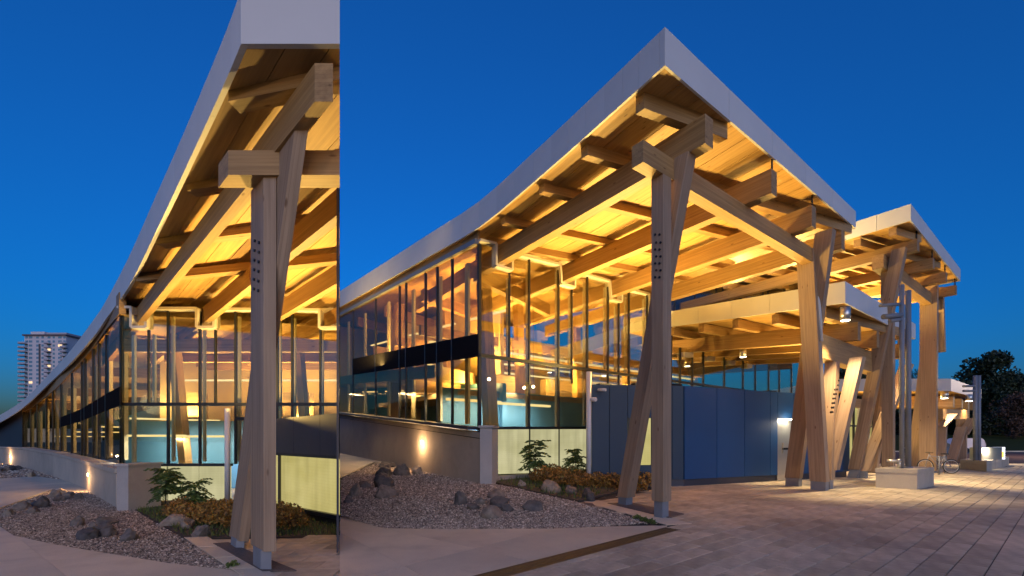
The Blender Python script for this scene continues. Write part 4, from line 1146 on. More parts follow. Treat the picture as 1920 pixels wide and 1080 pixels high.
lt[0] = le[0] + V((0, 0, .55))
sm = crom([V((*a_, b_.z)) for a_, b_ in zip(le, lt)], 3)
le = [V(e[:3]) for e in sm]; lt = [V((e[0], e[1], e[3])) for e in sm]
# roof cover
inner = [e + V((9.5, 0, 0)) if i < 13 else e + V((7.0, 2.2, 0)) for i, e in enumerate(lt)]
k = len(lt)
lroof = mk('roof', [p - V((0, 0, .04)) for p in lt + inner], [(i, i + 1, k + i + 1, k + i) for i in range(k - 1)], 'roofmem', pav)
for i in range(k - 1):
    g = (le[i + 1] - le[i]).normalized() * (.004 if i % 3 == 0 else 0.)
    slab('fascia_panel', [le[i] + g, le[i + 1] - g, lt[i + 1] - g, lt[i] + g], (.06, .02, 0), 'white', lroof)
ff = [0, 1.2, 2.4]
for x0, x1 in zip(ff, ff[1:]):
    a, b = LC0 + V((x0, 0, 0)), LC0 + V((x1, 0, 0)); slab('fascia_panel', [a + V((.004, 0, 0)), b - V((.004, 0, 0)), b + V((-.004, 0, .55)), a + V((.004, 0, .55))], (0, .06, 0), 'white', lroof)
# soffit boards
sv = LE - LC0; sv = sv * 1.75; sv.z *= .9
for i in range(22):
    a = LC0 + V((i * .46 + .03, .02, .05)); b = a + V((.45, 0, 0))
    if i == 0: pass
    slab('soffit_board', [a, b, b + sv, a + sv], (0, 0, .06), 'deck', lroof, xdir=sv)
# beams
def Lb(dx):
    a = V((-2.05 + dx, 4.71, 5.11)); b = V((-9.58 + dx, 11.6, 4.59)); b2 = b + (b - a) * .7
    beam('roof_beam', a, b2, V((.19, 0, 0)), .40, 'glulam', pav)
for dx in (0, 1.69, 3.4, 5.1): Lb(dx)
for (x, y_, z) in ((428, 190, 5.5), (350, 357, 5.41), (294, 458, 5.30), (255, 527, 5.13)):
    Y = (z - EYE) * FPX / (HOR - y_); s = P(x, y_, Y)
    beam('purlin', s, s + V((.97, -.225, 0)) * 7, V((.02, .2, 0)), .19 if z > 5.2 else .16, 'glulam', pav)
beam('girder', P(428, 328, 5.45), P(428, 328, 5.45) + V((4, 0, 0)), V((-.30, .28, 0)), .297, 'glulam', pav)
# posts
def lpost(c0, c1, m='post'):
    c0, c1 = V(c0), V(c1); s = [V((0, 0, 0)), V((.152, 0, 0)), V((-.203, .35, 0)), V((-.355, .35, 0))]
    return hexa('post', [c0 + k for k in s], [c1 + k for k in s], m, pav, c1 - c0)
a = P(494, 1033, 5.5)
pL = lpost((a.x, a.y, .24), (a.x, a.y, 4.8))
bb = []
for i in range(6):
    for dx in (0, 8):
        y_ = 452 + i * 18 + dx * .4; bb.append(onplane(479 + dx - i * .3, y_, a, V((-.355, .35, 0))))
bolts(pL, bb, V((-.702, -.712, 0)), .018)
post('steel_foot', V((a.x - .10, a.y + .15, -.03)), V((a.x - .10, a.y + .15, .25)), (.13, 0, 0), (-.22, .22, 0), 'steel', pav)
b0 = P(447, 1010, 6.6); b1 = P(553, 246, 5.1)
lpost((b0.x, b0.y, .12), (b1.x, b1.y, 5.10))
post('steel_foot', V((b0.x - .11, b0.y + .15, -.03)), V((b0.x - .10, b0.y + .15, .14)), (.12, 0, 0), (-.2, .2, 0), 'steel', pav)

# gable glass
def lg(x, y): return P(x, y, YG)
LN = V((0, -1, 0))
LXR = 650
for x0, x1, y0, y1 in ((230, 249, 583, 617), (230, 279, 620, 757), (282, 315.5, 585, 757), (315.5, 373, 585, 757), (375, 404, 620, 757), (408, 442, 586, 757), (442, 483, 586, 757), (483, 520, 588, 757), (520, 548, 588, 757), (548, 601, 588, 757), (603, LXR, 620, 757),
                       (230, 315.5, 759, 870), (315.5, 375, 759, 870), (375, 434, 759, 870), (434, 520, 759, 870), (520, 601, 759, 870), (601, LXR, 759, 870)):
    pane_on(pav, [lg(x0, y1), lg(x1, y1), lg(x1, y0), lg(x0, y0)], LN)
for x0, x1 in ((255, 315.5), (315.5, 375), (375, 434)):
    pane_on(pav, [lg(x0, 941), lg(x1, 941), lg(x1, 873), lg(x0, 873)], LN, 'frost', 'frosted_pane', .03)
def lmull(x, yt, yb, wd=.06, m='mullion', name='mullion', dy=0, dep=.1):
    a, b = lg(x, yb), lg(x, yt); a.y += dy; b.y += dy
    h = V((wd * .36, 0, 0)); f_, g_ = V((0, -.03, 0)), V((0, min(dep, .04), 0))
    return hexa(name, [a - h + f_, a + h + f_, a + h + g_, a - h + g_], [b - h + f_, b + h + f_, b + h + g_, b - h + g_], m, pav)
lmull(228, 584, 945, .1)
for x, yt, yb in ((249, 583, 617), (279, 619, 757), (315.5, 584, 942), (375, 584, 942), (404, 619, 757), (442, 585, 870), (483, 585, 757), (520, 588, 870), (548, 588, 870), (601, 588, 870), (635, 619, 870)):
    lmull(x, yt, yb, .065 if yb > 800 else .05)
    if x not in (249, 404): lmull(x - 4, yt + 4, min(yb, 868) - 2, .08, 'fin', 'interior_fin', .25, .06)
lmull(236, 625, 868, .1, 'fin', 'interior_fin', .25, .06)
def lrail(x0, x1, y_, h=.07, m='mullion', name='transom'):
    a, b = lg(x0, y_), lg(x1, y_); beam(name, a + V((0, .08, -h / 2)), b + V((0, .08, -h / 2)), V((0, -.13, 0)), h, m, pav)
lrail(230, LXR, 758, .08); lrail(230, 434, 871.5, .07)
def ltrim(pts):
    for (xa, ya), (xb, yb) in zip(pts, pts[1:]):
        a, b = lg(xa, ya), lg(xb, yb); t_ = .065
        if xa == xb:
            if a.z > b.z: a, b = b, a
            hexa('trim', [a + V((-t_ / 2, -.12, 0)), a + V((t_ / 2, -.12, 0)), a + V((t_ / 2, .1, 0)), a + V((-t_ / 2, .1, 0))], [b + V((-t_ / 2, -.12, 0)), b + V((t_ / 2, -.12, 0)), b + V((t_ / 2, .1, 0)), b + V((-t_ / 2, .1, 0))], 'trim', pav)
        else: beam('trim', a + V((0, .1, -t_ / 2)), b + V((0, .1, -t_ / 2)), V((0, -.217, 0)), t_, 'trim', pav)
ltrim([(226, 578), (252, 578), (252, 615), (280, 615), (280, 580), (374, 580), (374, 615), (406, 615), (406, 581), (602, 583), (602, 616), (650, 616)])
a, b = lg(225, 946), lg(436, 946); beam('kerb', V((a.x, a.y + .1, -.03)), V((b.x, b.y + .1, -.03)), V((0, -.25, 0)), .08, 'wallc', pav)
pp = lg(438, 900); cyl('rain_pipe', V((pp.x, pp.y - .25, 0)), V((pp.x, pp.y - .25, Zat(766, YG - .25))), .065, 'white', pav)
# slate volume with the big lit window
s0, s1 = P(440, 900, 11.5), P(519, 900, 10.4)
s0.z = s1.z = 0; s2 = P(660, 900, 7.95); s2.z = 0
sdv = (s2 - s1).normalized(); sn = V((sdv.y, -sdv.x, 0)); 
def sp(x, y): return onplane(x, y, s1, sdv)
for x0, x1 in ((505, 550), (550, 600), (600, 660)):
    a, b = sp(x0, 800), sp(x1, 800); a.z = b.z = 1.30; g = sdv * .006
    slab('slate_panel', [a + g, b - g, b - g + V((0, 0, .78)), a + g + V((0, 0, .78))], -sn * .25, 'slate', pav)
a, b = sp(505, 800), sp(660, 800)
lw_ = slab('lit_window', [V((a.x, a.y, .06)) - sn * .08, V((b.x, b.y, .22)) - sn * .08, V((b.x, b.y, 1.29)) - sn * .08, V((a.x, a.y, 1.29)) - sn * .08], -sn * .04, 'frosty', pav)
a1, b1_ = sp(505, 800), sp(660, 800); a1.z, b1_.z = .05, .21
beam('window_rail', V((a1.x, a1.y, 1.24)), V((b1_.x, b1_.y, 1.24)), -sn * .1, .06, 'mullion', pav)
beam('window_rail', V((a1.x, a1.y, .03)), V((b1_.x, b1_.y, .15)), -sn * .1, .07, 'mullion', pav)
slab('plinth', [V((a1.x, a1.y, -.1)), V((b1_.x, b1_.y, -.1)), V((b1_.x, b1_.y, .14)), V((a1.x, a1.y, .03))], -sn * .2, 'dark', pav)
st_ = sp(521, 800); hexa('window_stile', [V((st_.x, st_.y, .05)), V((st_.x + .04, st_.y, .05)), V((st_.x + .04, st_.y + .1, .05)), V((st_.x, st_.y + .1, .05))], [V((st_.x, st_.y, 1.29)), V((st_.x + .04, st_.y, 1.29)), V((st_.x + .04, st_.y + .1, 1.29)), V((st_.x, st_.y + .1, 1.29))], 'mullion', pav)
rt_ = [sp(505, 800), sp(660, 800)]
slab('flat_roof', [V((rt_[0].x, rt_[0].y, 2.02)) - sn * .02, V((rt_[1].x, rt_[1].y, 2.02)) - sn * .02, V((rt_[1].x + 1, 11.5, 2.02)), V((rt_[0].x - .6, 11.5, 2.02))], (0, 0, .02), 'slate', pav)
# curved wing
def lwp(x, y): return P(x, y, Yg(x))
ws = [(225, 869), (199, 862), (153, 854), (114, 849), (87.5, 844), (43, 841), (0, 839.5), (-60, 838)]
wt = [(228, 588), (200, 621), (176, 654), (153, 680.5), (133, 701), (115, 721), (85, 747), (58, 767), (43, 773), (0, 797), (-60, 822)]
b0t = [(225, 726), (199, 740), (154, 767), (117, 782)]; b1t = [(225, 760), (154, 789), (117, 800)]
mx_ = [227, 200, 186, 175.5, 160, 154, 135, 115, 99.5, 87.5, 70, 57.5, 43]
for x1, x0 in zip(mx_, mx_[1:]):
    d = lwp(x1, 850) - lwp(x0, 850); d.z = 0; d.normalize(); n = V((d.y, -d.x, 0))
    if x0 >= 115:
        pane_on(pav, [lwp(x0, interp(b0t, x0)), lwp(x1, interp(b0t, x1)), lwp(x1, interp(wt, x1)), lwp(x0, interp(wt, x0))], n, 'glassw')
        pane_on(pav, [lwp(x0, interp(ws, x0)), lwp(x1, interp(ws, x1)), lwp(x1, interp(b1t, x1)), lwp(x0, interp(b1t, x0))], n, 'glassw')
        pane_on(pav, [lwp(x0, interp(b1t, x0)), lwp(x1, interp(b1t, x1)), lwp(x1, interp(b0t, x1)), lwp(x0, interp(b0t, x0))], n, 'band', 'spandrel_pane', .03)
    else:
        pane_on(pav, [lwp(x0, interp(ws, x0)), lwp(x1, interp(ws, x1)), lwp(x1, interp(wt, x1)), lwp(x0, interp(wt, x0))], n, 'glassw')
    a, b = lwp(x0, interp(ws, x0)), lwp(x0, interp(wt, x0)); h = d * .035
    hexa('mullion', [a - h + n * .04, a + h + n * .04, a + h - n * .04, a - h - n * .04], [b - h + n * .04, b + h + n * .04, b + h - n * .04, b - h - n * .04], 'mullion', pav)
    if x0 not in (186, 160):
        o_ = d * .25 - n * .35; h = d * (.2 if x0 > 100 else .35); a = a + o_; b = b + o_
        hexa('interior_fin', [a - h, a + h, a + h - n * .1, a - h - n * .1], [b - h - V((0, 0, .15)), b + h - V((0, 0, .15)), b + h - n * .1 - V((0, 0, .15)), b - h - n * .1 - V((0, 0, .15))], 'fin', pav)
    # eave board, sill, interior
    a, b = lwp(x0, interp(wt, x0)), lwp(x1, interp(wt, x1)); hexa('eave_board', [a + n * .04, b + n * .04, b - n * .1, a - n * .1], [v + V((0, 0, .55)) for v in (a + n * .04, b + n * .04, b - n * .1, a - n * .1)], 'glulam', pav)
xs = [43, 20, 0, -30, -60]
for x1, x0 in zip(xs, xs[1:]):
    slab('slate_panel', [lwp(x0, interp(ws, x0)), lwp(x1, interp(ws, x1)), lwp(x1, interp(wt, x1) - 4), lwp(x0, interp(wt, x0) - 4)], (.2, .1, 0), 'slate', pav)
for x1, x0 in zip(mx_ + [20, 0, -30], mx_[1:] + [20, 0, -30, -60]):
    Ee = lambda x: P(x, interp([(b_[0], b_[1]) for b_ in bots], x), Ye(x)) + V((.05, .02, .05))
    a, b = Ee(x0), Ee(x1); c, d = lwp(x1, interp(wt, x1)), lwp(x0, interp(wt, x0))
    c.z, d.z = b.z + .02, a.z + .02
    mk('eave_soffit', [a, b, c, d], [(0, 1, 2, 3)], 'deck', lroof)
# rooms
rA = [V((-6.3, 17.0, 0)), V((-13.2, 17.0, 0)), V((-22, 29, 0)), V((-33, 40, 0))]
slab('floor', [lg(232, 900) * 1.0 - V((0, 0, lg(232, 900).z - .05)), V((-4.4, 11.7, .05)), V((-6.3, 17, .05)), V((-13, 17, .05)), V((-22, 29, .05)), V((-33, 40, .05)), V((-31.5, 31, .05)), V((-20, 20.8, .05))], (0, 0, -.05), 'infloor', pav)
for p, q_ in zip(rA, rA[1:]):
    slab('back_wall', [p, q_, q_ + V((0, 0, 5)), p + V((0, 0, 5))], (0, .15, 0), 'inwall', pav)
hexa('partition', [P(222, 800, 14.4) * V((1, 1, 0)).length ** 0, P(445, 800, 14.4), P(445, 800, 14.5), P(222, 800, 14.5)], [P(222, 790, 14.4), P(445, 790, 14.4), P(445, 790, 14.5), P(222, 790, 14.5)], 'teal', pav) if False else None
pa, pb_ = P(236, 800, 14.4), P(640, 800, 14.4)
hexa('partition', [V((pa.x, 14.4, .05)), V((pb_.x, 14.4, .05)), V((pb_.x, 14.55, .05)), V((pa.x, 14.55, .05))], [V((pa.x, 14.4, 2.18)), V((pb_.x, 14.4, 2.18)), V((pb_.x, 14.55, 2.18)), V((pa.x, 14.55, 2.18))], 'teal', pav)
slab('upper_floor', [V((pa.x, 14.5, 2.2)), V((pb_.x, 14.5, 2.2)), V((-6.4, 17, 2.2)), V((-13.2, 17, 2.2))], (0, 0, -.1), 'infloor', pav)
# ceiling inside the wing
ci = [lwp(x, interp(wt, x)) for x in (227, 175, 135, 99, 70, 43)]
co_ = [p + V((4.5, 1.5, .1)) for p in ci]
n_ = len(ci); mk('ceiling', ci + co_, [(i, i + 1, n_ + i + 1, n_ + i) for i in range(n_ - 1)], 'deck', pav)
for i, x in enumerate((200, 154, 115, 80)):
    a = lwp(x, interp(wt, x)) + V((.2, .1, -.5)); beam('ceiling_rib', a, a + V((4.5, 1.2, 0)), V((.1, .25, 0)), .35, 'glulam', pav)
    a = lwp(x, interp(b1t, x)) + V((.6, .1, -.25)); beam('light_bar', a, a + V((1.6, 1.6, 0)), V((.1, .02, 0)), .05, 'tube', pav)
for y_ in (12.9, 14.6, 16.2):
    beam('ceiling_rib', V((-11.2, y_, 4.1)), V((-3, y_, 4.1)), V((0, .18, 0)), .35, 'glulam', pav)
    if y_ == 14.6: beam('light_bar', V((-11.2, y_ + .5, 3.55)), V((-3, y_ + .5, 3.55)), V((0, .1, 0)), .05, 'tube', pav)
for x in (360, 560):
    p = P(x, 800, 15.6); box('bookshelf', (p.x, p.y, 2.2), .9, .35, 1.0, 'post', pav)
    post('interior_post', (p.x + 1.3, 13.6, .05), (p.x + 1.0, 13.4, 4.7), (.2, 0, 0), (0, .3, 0), 'glulam', pav)
for x0, x1, z in ((238, 345, 1.68), (330, 418, 1.66)):
    a, b = P(x0, 800, 13.3), P(x1, 800, 13.3); a.z = b.z = z
    tb = beam('light_bar', a, b, V((0, .1, 0)), .06, 'tube', pav)
    light('AREA', 'light_bar_glow', (a + b) / 2 + V((0, .1, -.03)), 24, (1, .9, .75), tb, aim=(0, .55, -1), shape='RECTANGLE', size=1.4, size_y=.1)
for x, y_, e in ((-11.0, 15.2, 95), (-8.6, 15.2, 100), (-6.8, 15.4, 80)):
    u_ = box('uplight', (x, y_, 2.22), 1.0, .15, .08, 'dark', pav)
    light('AREA', 'uplight_glow', (x, y_, 2.34), e, WARM, u_, aim=(0, -.1, 1), shape='RECTANGLE', size=1.0, size_y=.12)
for x, y_, e in ((-6.4, 10.8, 105), (-4.3, 9.9, 150)):
    u_ = box('uplight', (x, y_, 2.05), .3, .14, .08, 'dark', pav)
    light('AREA', 'uplight_glow', (x, y_, 2.16), e, WARM, u_, aim=(-.15, -.4, 1), shape='RECTANGLE', size=.12, size_y=.1)
for x in (175, 125, 80):
    p = lwp(x, 835) + V((1.6, .6, 0)); p.z = 2.9
    light('POINT', 'room_glow', p, 45, WARMW, pav, shadow_soft_size=.4)
# edge-on screen added at the raked end, keeps uplight spill off the library
ew = [V((-.3805 * Y - .012, Y, 0)) for Y in (6.4, 17.0)]
hexa('screen_wall', [ew[0], ew[1], ew[1] + V((-.03, 0, 0)), ew[0] + V((-.03, 0, 0))], [V((v.x, v.y, z)) for v, z in zip((ew[0], ew[1], ew[1] + V((-.03, 0, 0)), ew[0] + V((-.03, 0, 0))), (5.4, 4.7, 4.7, 5.4))], 'slate', pav)
# planter wall
wl_top = [(218, 889), (156.5, 870.6), (111, 856), (43, 843), (0, 841), (-60, 838)]
wl_bot = [(218, 951), (185, 932), (156, 915), (120, 900), (31, 872), (0, 867), (-60, 858)]
def Yw(x): return 1360. / (interp(wl_bot, x) - HOR)
xs = [218, 185, 156, 130, 100, 70, 43, 20, 0, -30, -60]
for x1, x0 in zip(xs, xs[1:]):
    a, b = P(x1, interp(wl_top, x1), Yw(x1)), P(x0, interp(wl_top, x0), Yw(x0)); g = (b - a).normalized() * .003
    iv = V((.28, .12, 0))
    hexa('wall_panel', [V((a.x, a.y, -.1)) + g, V((b.x, b.y, -.1)) - g, V((b.x, b.y, -.1)) - g + iv, V((a.x, a.y, -.1)) + g + iv], [a + g, b - g, b - g + iv, a + g + iv], 'wallc', pav)
    hexa('shadow_joint', [a + iv * .05, b + iv * .05, b + iv * .9, a + iv * .9], [v + V((0, 0, .018)) for v in (a + iv * .05, b + iv * .05, b + iv * .9, a + iv * .9)], 'rubber', pav)
    a, b = a + V((0, 0, .018)), b + V((0, 0, .018))
    hexa('coping', [a - iv * .1, b - iv * .1, b + iv * 1.6, a + iv * 1.6], [v + V((0, 0, .112)) for v in (a - iv * .1, b - iv * .1, b + iv * 1.6, a + iv * 1.6)], 'wallc', pav)
a = P(219, 957, 10.25); a.z = -.1; zt = Zat(874, 10.25)
hexa('pier', [a, a + V((.26, 0, 0)), a + V((.42, .75, 0)), a + V((-.05, .75, 0))], [V((v.x, v.y, zt)) for v in (a, a + V((.26, 0, 0)), a + V((.42, .75, 0)), a + V((-.05, .75, 0)))], 'pier', pav)
hexa('pier_cap', [V((v.x, v.y, zt)) for v in (a + V((-.03, -.03, 0)), a + V((.29, -.03, 0)), a + V((.45, .78, 0)), a + V((-.08, .78, 0)))], [V((v.x, v.y, zt + .05)) for v in (a + V((-.03, -.03, 0)), a + V((.29, -.03, 0)), a + V((.45, .78, 0)), a + V((-.08, .78, 0)))], 'pier', pav)
CLIP[0] = None
for x, y_, lb, e in ((166.5, 890, 'lit square lamp on the near pavilion planter wall, closest to its pier', 9), (20, 856, 'lit square lamp at the far left end of the planter wall', 28)):
    d = P(x + 6, y_, Yw(x + 6)) - P(x - 6, y_, Yw(x - 6)); d.z = 0; d.normalize(); n = V((d.y, -d.x, 0))
    wall_lamp(P(x, y_, Yw(x)) + n * .006, n, 1, lb, e, .045 if x > 100 else .075)

# ================================================================== ROCKS
def rock(c, wd, ht, label, group, seed):
    rnd = random.Random(seed); bm = bmesh.new(); bmesh.ops.create_icosphere(bm, subdivisions=3, radius=1.)
    off = V((rnd.uniform(-50, 50), rnd.uniform(-50, 50), rnd.uniform(-50, 50)))
    pl = [V((rnd.uniform(-1, 1), rnd.uniform(-1, 1), rnd.uniform(-.3, 1))).normalized() for _ in range(6)]
    for v in bm.verts:
        p = v.co.copy()
        for n in pl:
            d = p.dot(n) - rnd.uniform(.62, .63)
            if d > 0: p -= n * d * .85
        p *= 1 + .26 * noise.noise(p * 1.6 + off) + .12 * noise.noise(p * 4 + off) + .05 * noise.noise(p * 9 + off)
        v.co = V((p.x * wd * .56, p.y * wd * rnd.uniform(.47, .48), p.z * ht * .82))
    me = D.meshes.new('rock'); bm.to_mesh(me); bm.free(); me.materials.append(M['rock'])
    o = D.objects.new('rock', me)
    link(o, Matrix.Translation(V(c) + V((0, 0, ht * .22))) @ Matrix.Rotation(rnd.uniform(0, 6.28), 4, 'Z'))
    tag(o, label, 'rock', group)
ORD = ['first', 'second', 'third', 'fourth', 'fifth', 'sixth', 'seventh', 'eighth', 'ninth', 'tenth', 'eleventh', 'twelfth', 'thirteenth', 'fourteenth', 'fifteenth']
def rocks(lst, sc, ox, oy, gf, label, group, seed):
    lst = sorted(lst); base_label = label
    for k, (x, y_, wd, ht) in enumerate(lst):
        label = base_label if len(lst) == 1 else base_label + ', ' + ORD[k] + ' from the left'
        px, py = ox + x / sc, oy + (y_ + ht / 2) / sc
        p = gf(px, py); m = p.y / FPX
        rock(p, wd / sc * m, ht / sc * m, label, group, seed + k)
g1 = 'boulders of the upper rock group in the right garden'
rocks([(345, 205, 140, 50), (330, 260, 140, 80), (470, 250, 110, 90), (590, 255, 90, 55), (345, 330, 170, 110), (340, 410, 200, 100), (110, 405, 120, 90), (180, 358, 110, 50), (55, 480, 80, 45)], 4.155, 640, 820, B,
      'boulder of the heap beside the library upper path', g1, 100)
rocks([(920, 475, 110, 90), (1205, 435, 150, 60), (1235, 495, 150, 80), (1090, 490, 90, 50), (1150, 570, 190, 95), (1290, 535, 100, 70), (1030, 530, 120, 50)], 4.155, 640, 820, B,
      'dark boulder of the group mid library garden', 'boulders in the middle of the right garden', 200)
rocks([(1490, 525, 140, 75)], 4.155, 640, 820, B, 'single dark and pale boulder lying right of the middle boulder group', 'lone boulder right garden', 300)
rocks([(525, 915, 150, 70), (640, 935, 90, 50), (755, 960, 100, 65), (330, 895, 60, 40)], 3.375, 880, 640, B, 'pale boulder edging the library shrub bed', 'boulders edging the right shrub bed', 320)
rocks([(465, 415, 90, 50), (425, 440, 80, 50), (540, 445, 85, 65), (460, 470, 80, 45), (615, 455, 60, 45), (330, 495, 110, 90), (165, 530, 100, 65), (245, 500, 60, 40), (265, 555, 80, 55), (75, 580, 90, 45)], 4.153, 0, 820, G,
      'weathered boulder beside the pavilion path', 'boulders along the left path', 400)
rocks([(600, 645, 90, 75), (840, 640, 140, 60), (815, 685, 135, 55), (670, 745, 160, 80), (830, 735, 110, 60), (730, 680, 60, 40)], 4.153, 0, 820, G,
      'dark boulder of the group mid pavilion garden', 'boulders in the middle of the left garden', 500)
rocks([(1000, 755, 140, 80)], 4.153, 0, 820, G, 'single dark boulder at the right of the left garden group', 'lone boulder left garden', 560)
rocks([(90, 235, 60, 45), (45, 245, 50, 40), (10, 250, 40, 35), (245, 285, 70, 40), (145, 235, 50, 30)], 4.153, 0, 820, G, 'small boulder in the dark bed, far left wall', 'small boulders far left', 600)
rocks([(655, 865, 90, 40), (700, 880, 60, 35), (755, 905, 65, 45)], 2, 0, 540, G, 'pale boulder edging the pavilion shrub bed', 'boulders edging the left shrub bed', 640)

# ================================================================== PLANTS
def leafmesh(name, pts, m, parent=None, sx=.5):
    """pts: (centre, size, axis) -> folded leaf of two triangles each"""
    vs, fs = [], []
    for c, s, ax in pts:
        ax = V(ax).normalized(); sd = ax.orthogonal(); sd.rotate(Matrix.Rotation(random.uniform(0, 6.28), 3, ax)); sd.normalize()
        k = len(vs); dn = ax.cross(sd) * s * .12
        vs += [c - ax * s * .5, c + sd * s * sx * .5 + dn, c + ax * s * .5, c - sd * s * sx * .5 + dn]
        fs += [(k, k + 1, k + 2), (k, k + 2, k + 3)]
    me = D.meshes.new(name); me.from_pydata([tuple(v) for v in vs], [], fs); me.materials.append(M[m])
    return link(D.objects.new(name, me), Matrix.Identity(4), parent)
def rdir(rnd=random, up=0.): return V((rnd.gauss(0, 1), rnd.gauss(0, 1), rnd.gauss(0, 1) + up)).normalized()
def sapling(base, h, spread, label, seed, th=.02):
    t = thing('sapling', label, 'young tree', base); b = V(base); rnd = random.Random(seed)
    cyl('trunk', b, b + V((.02, 0, h * .85)), th, 'bark', t, th * .4, seg=8)
    pts = []
    for k in range(58):
        z = h * rnd.uniform(.34, 1.0); a = rnd.uniform(0, 6.28)
        ln = spread * rnd.uniform(.5, 1.) * (1.1 - .5 * abs(z / h - .65))
        tip = V((math.cos(a) * ln, math.sin(a) * ln, ln * rnd.uniform(-.35, .5))); o0 = b + V((0, 0, z))
        n = 9
        for i in range(2, n):
            q = o0 + tip * (i / n) - V((0, 0, ln * .35 * (i / n) ** 2)); sd = V((-tip.y, tip.x, 0)).normalized()
            for s in (-1, 1):
                pts.append((q + sd * s * ln * .12, ln * .33, sd * s + tip.normalized() * .5 - V((0, 0, .35))))
    leafmesh('crown', pts, 'leaf_green', t, .36)
    for k in range(7):
        z = h * rnd.uniform(.4, .8); a = k * .9; cyl('branch', b + V((0, 0, z)), b + V((math.cos(a) * spread * .6, math.sin(a) * spread * .6, z + spread * .25)), th * .35, 'bark', t, th * .15, seg=5)
def shrub(base, r, h, label, seed, m='leaf_rust', group=None, n=700, ls=.11):
    t = thing('shrub', label, 'shrub', base, group); b = V(base); rnd = random.Random(seed); pts = []
    for k in range(n):
        a = rnd.uniform(0, 6.28); q = math.sqrt(rnd.random()) * r; hh = h * (1 - .45 * (q / r) ** 2) * rnd.uniform(.25, 1.05)
        pts.append((b + V((math.cos(a) * q, math.sin(a) * q, hh)), ls * rnd.uniform(.7, 1.3), rdir(rnd, .5)))
    leafmesh('foliage', pts, m, t, .55)
    for k in range(6):
        a = k * 1.05; cyl('stem', b, b + V((math.cos(a) * r * .4, math.sin(a) * r * .4, h * .7)), .008, 'bark', t, .004, seg=5)
def pb3(x, y): return B(x, y)
sapling(pb3(1004, 898), 1.30, .62, 'taller dark green sapling before the frosted glass of the library', 1)
sapling(pb3(1078, 903), 1.15, .52, 'shorter dark green sapling right of its taller neighbour at the library', 2)
k = 0
for x, y_, rw in [(x, y_, 'front') for x, y_ in ((1020, 906), (1050, 911), (1085, 913), (1118, 916), (1150, 917), (1186, 922))] + [(x, y_, 'back') for x, y_ in ((1035, 899), (1068, 901), (1102, 904), (1136, 906), (1168, 910), (1204, 914))]:
    p = pb3(x, y_); shrub(p, .48, .52, 'rust shrub under the library glass, ' + rw + ' row, ' + ORD[k % 6] + ' from the left', 30 + k, group='rust shrubs of the library bed', n=620, ls=.10); k += 1
CLIP[0] = LCLIP
sapling(G(310, 955), .95, .46, 'taller dark green sapling before the frosted glass of the near pavilion', 3, .016)
sapling(G(366, 965), .72, .36, 'shorter dark green sapling nearer the leaning post of the pavilion', 4, .014)
PS = sorted(((338, 968), (356, 975), (378, 978), (400, 982), (422, 985), (345, 960), (372, 962), (398, 966), (420, 968), (436, 978), (448, 990), (525, 985), (540, 978), (518, 970), (545, 992)))
for i_, (x, y_) in enumerate(PS):
    p = G(x, y_); shrub(p, .30, .36, 'rust shrub under the near pavilion glass, ' + ORD[i_] + ' from the left', 60 + k, group='rust shrubs of the pavilion bed', n=420, ls=.07); k += 1
def grassy(name, poly, zf, n, h, label, m='grass'):
    xs = [p[0] for p in poly]; ys = [p[1] for p in poly]; vs, fs = [], []; c = 0; tr_ = 0
    while c < n and tr_ < n * 20:
        tr_ += 1
        X, Y = random.uniform(min(xs), max(xs)), random.uniform(min(ys), max(ys))
        if not inpoly(X, Y, poly) or V((X, Y, 0)).dot(CLIP[0] or V((0, 0, 0))) > 0: continue
        a = random.uniform(0, 6.28); hh = h * random.uniform(.4, 1.2); w2 = hh * .12; z = zf(X, Y) - .02
        k = len(vs); lean = V((random.uniform(-.5, .5), random.uniform(-.5, .5), 1)) * hh
        vs += [(X - math.cos(a) * w2, Y - math.sin(a) * w2, z), (X + math.cos(a) * w2, Y + math.sin(a) * w2, z), (X + lean.x, Y + lean.y, z + lean.z)]
        fs.append((k, k + 1, k + 2)); c += 1
    me = D.meshes.new(name); me.from_pydata(vs, [], fs); me.materials.append(M[m])
    return tag(link(D.objects.new(name, me), Matrix.Identity(4)), label, 'grass', kind='stuff')
soilL = slab('planting_bed', [G(245, 950), G(345, 1008), G(660, 1004), G(660, 960), G(440, 945)], (0, 0, -.02), 'soil'); soilL.location.z -= .006; tag(soilL, kind='structure')
grassy('grass', [(p.x, p.y) for p in (G(248, 952), G(350, 1006), G(650, 1003), G(650, 965), G(520, 958), G(440, 948))], lambda X, Y: 0, 5200, .09, 'dark grass and weeds between the near pavilion and its paving')
CLIP[0] = None
bp_ = [B(930, 905), B(1000, 921), B(1085, 939), B(1225, 905), B(1190, 885), B(1100, 885), B(1000, 888), B(935, 892)]
soilR = slab('planting_bed', [p + V((0, 0, .01)) for p in bp_], (0, 0, -.05), 'soil'); tag(soilR, kind='structure')
grassy('grass', [(p.x, p.y) for p in bp_], zb, 4200, .16, 'green grass and weeds at the foot of the library glass')
for x, y_, ow in ((1208, 978, 'middle'), (1222, 982, 'right'), (1195, 974, 'left')):
    p = G(x, y_); shrub(p, .09, .09, 'tiny green weed tuft at the library garden tip, ' + ow + ' of three', 90 + k, 'grass', 'weed tufts at the garden tip', 60, .06); k += 1
p = G(437, 1062); shrub(p, .07, .07, 'tiny green weed tuft at the tip of the left gravel garden', 99, 'grass', None, 60, .05)

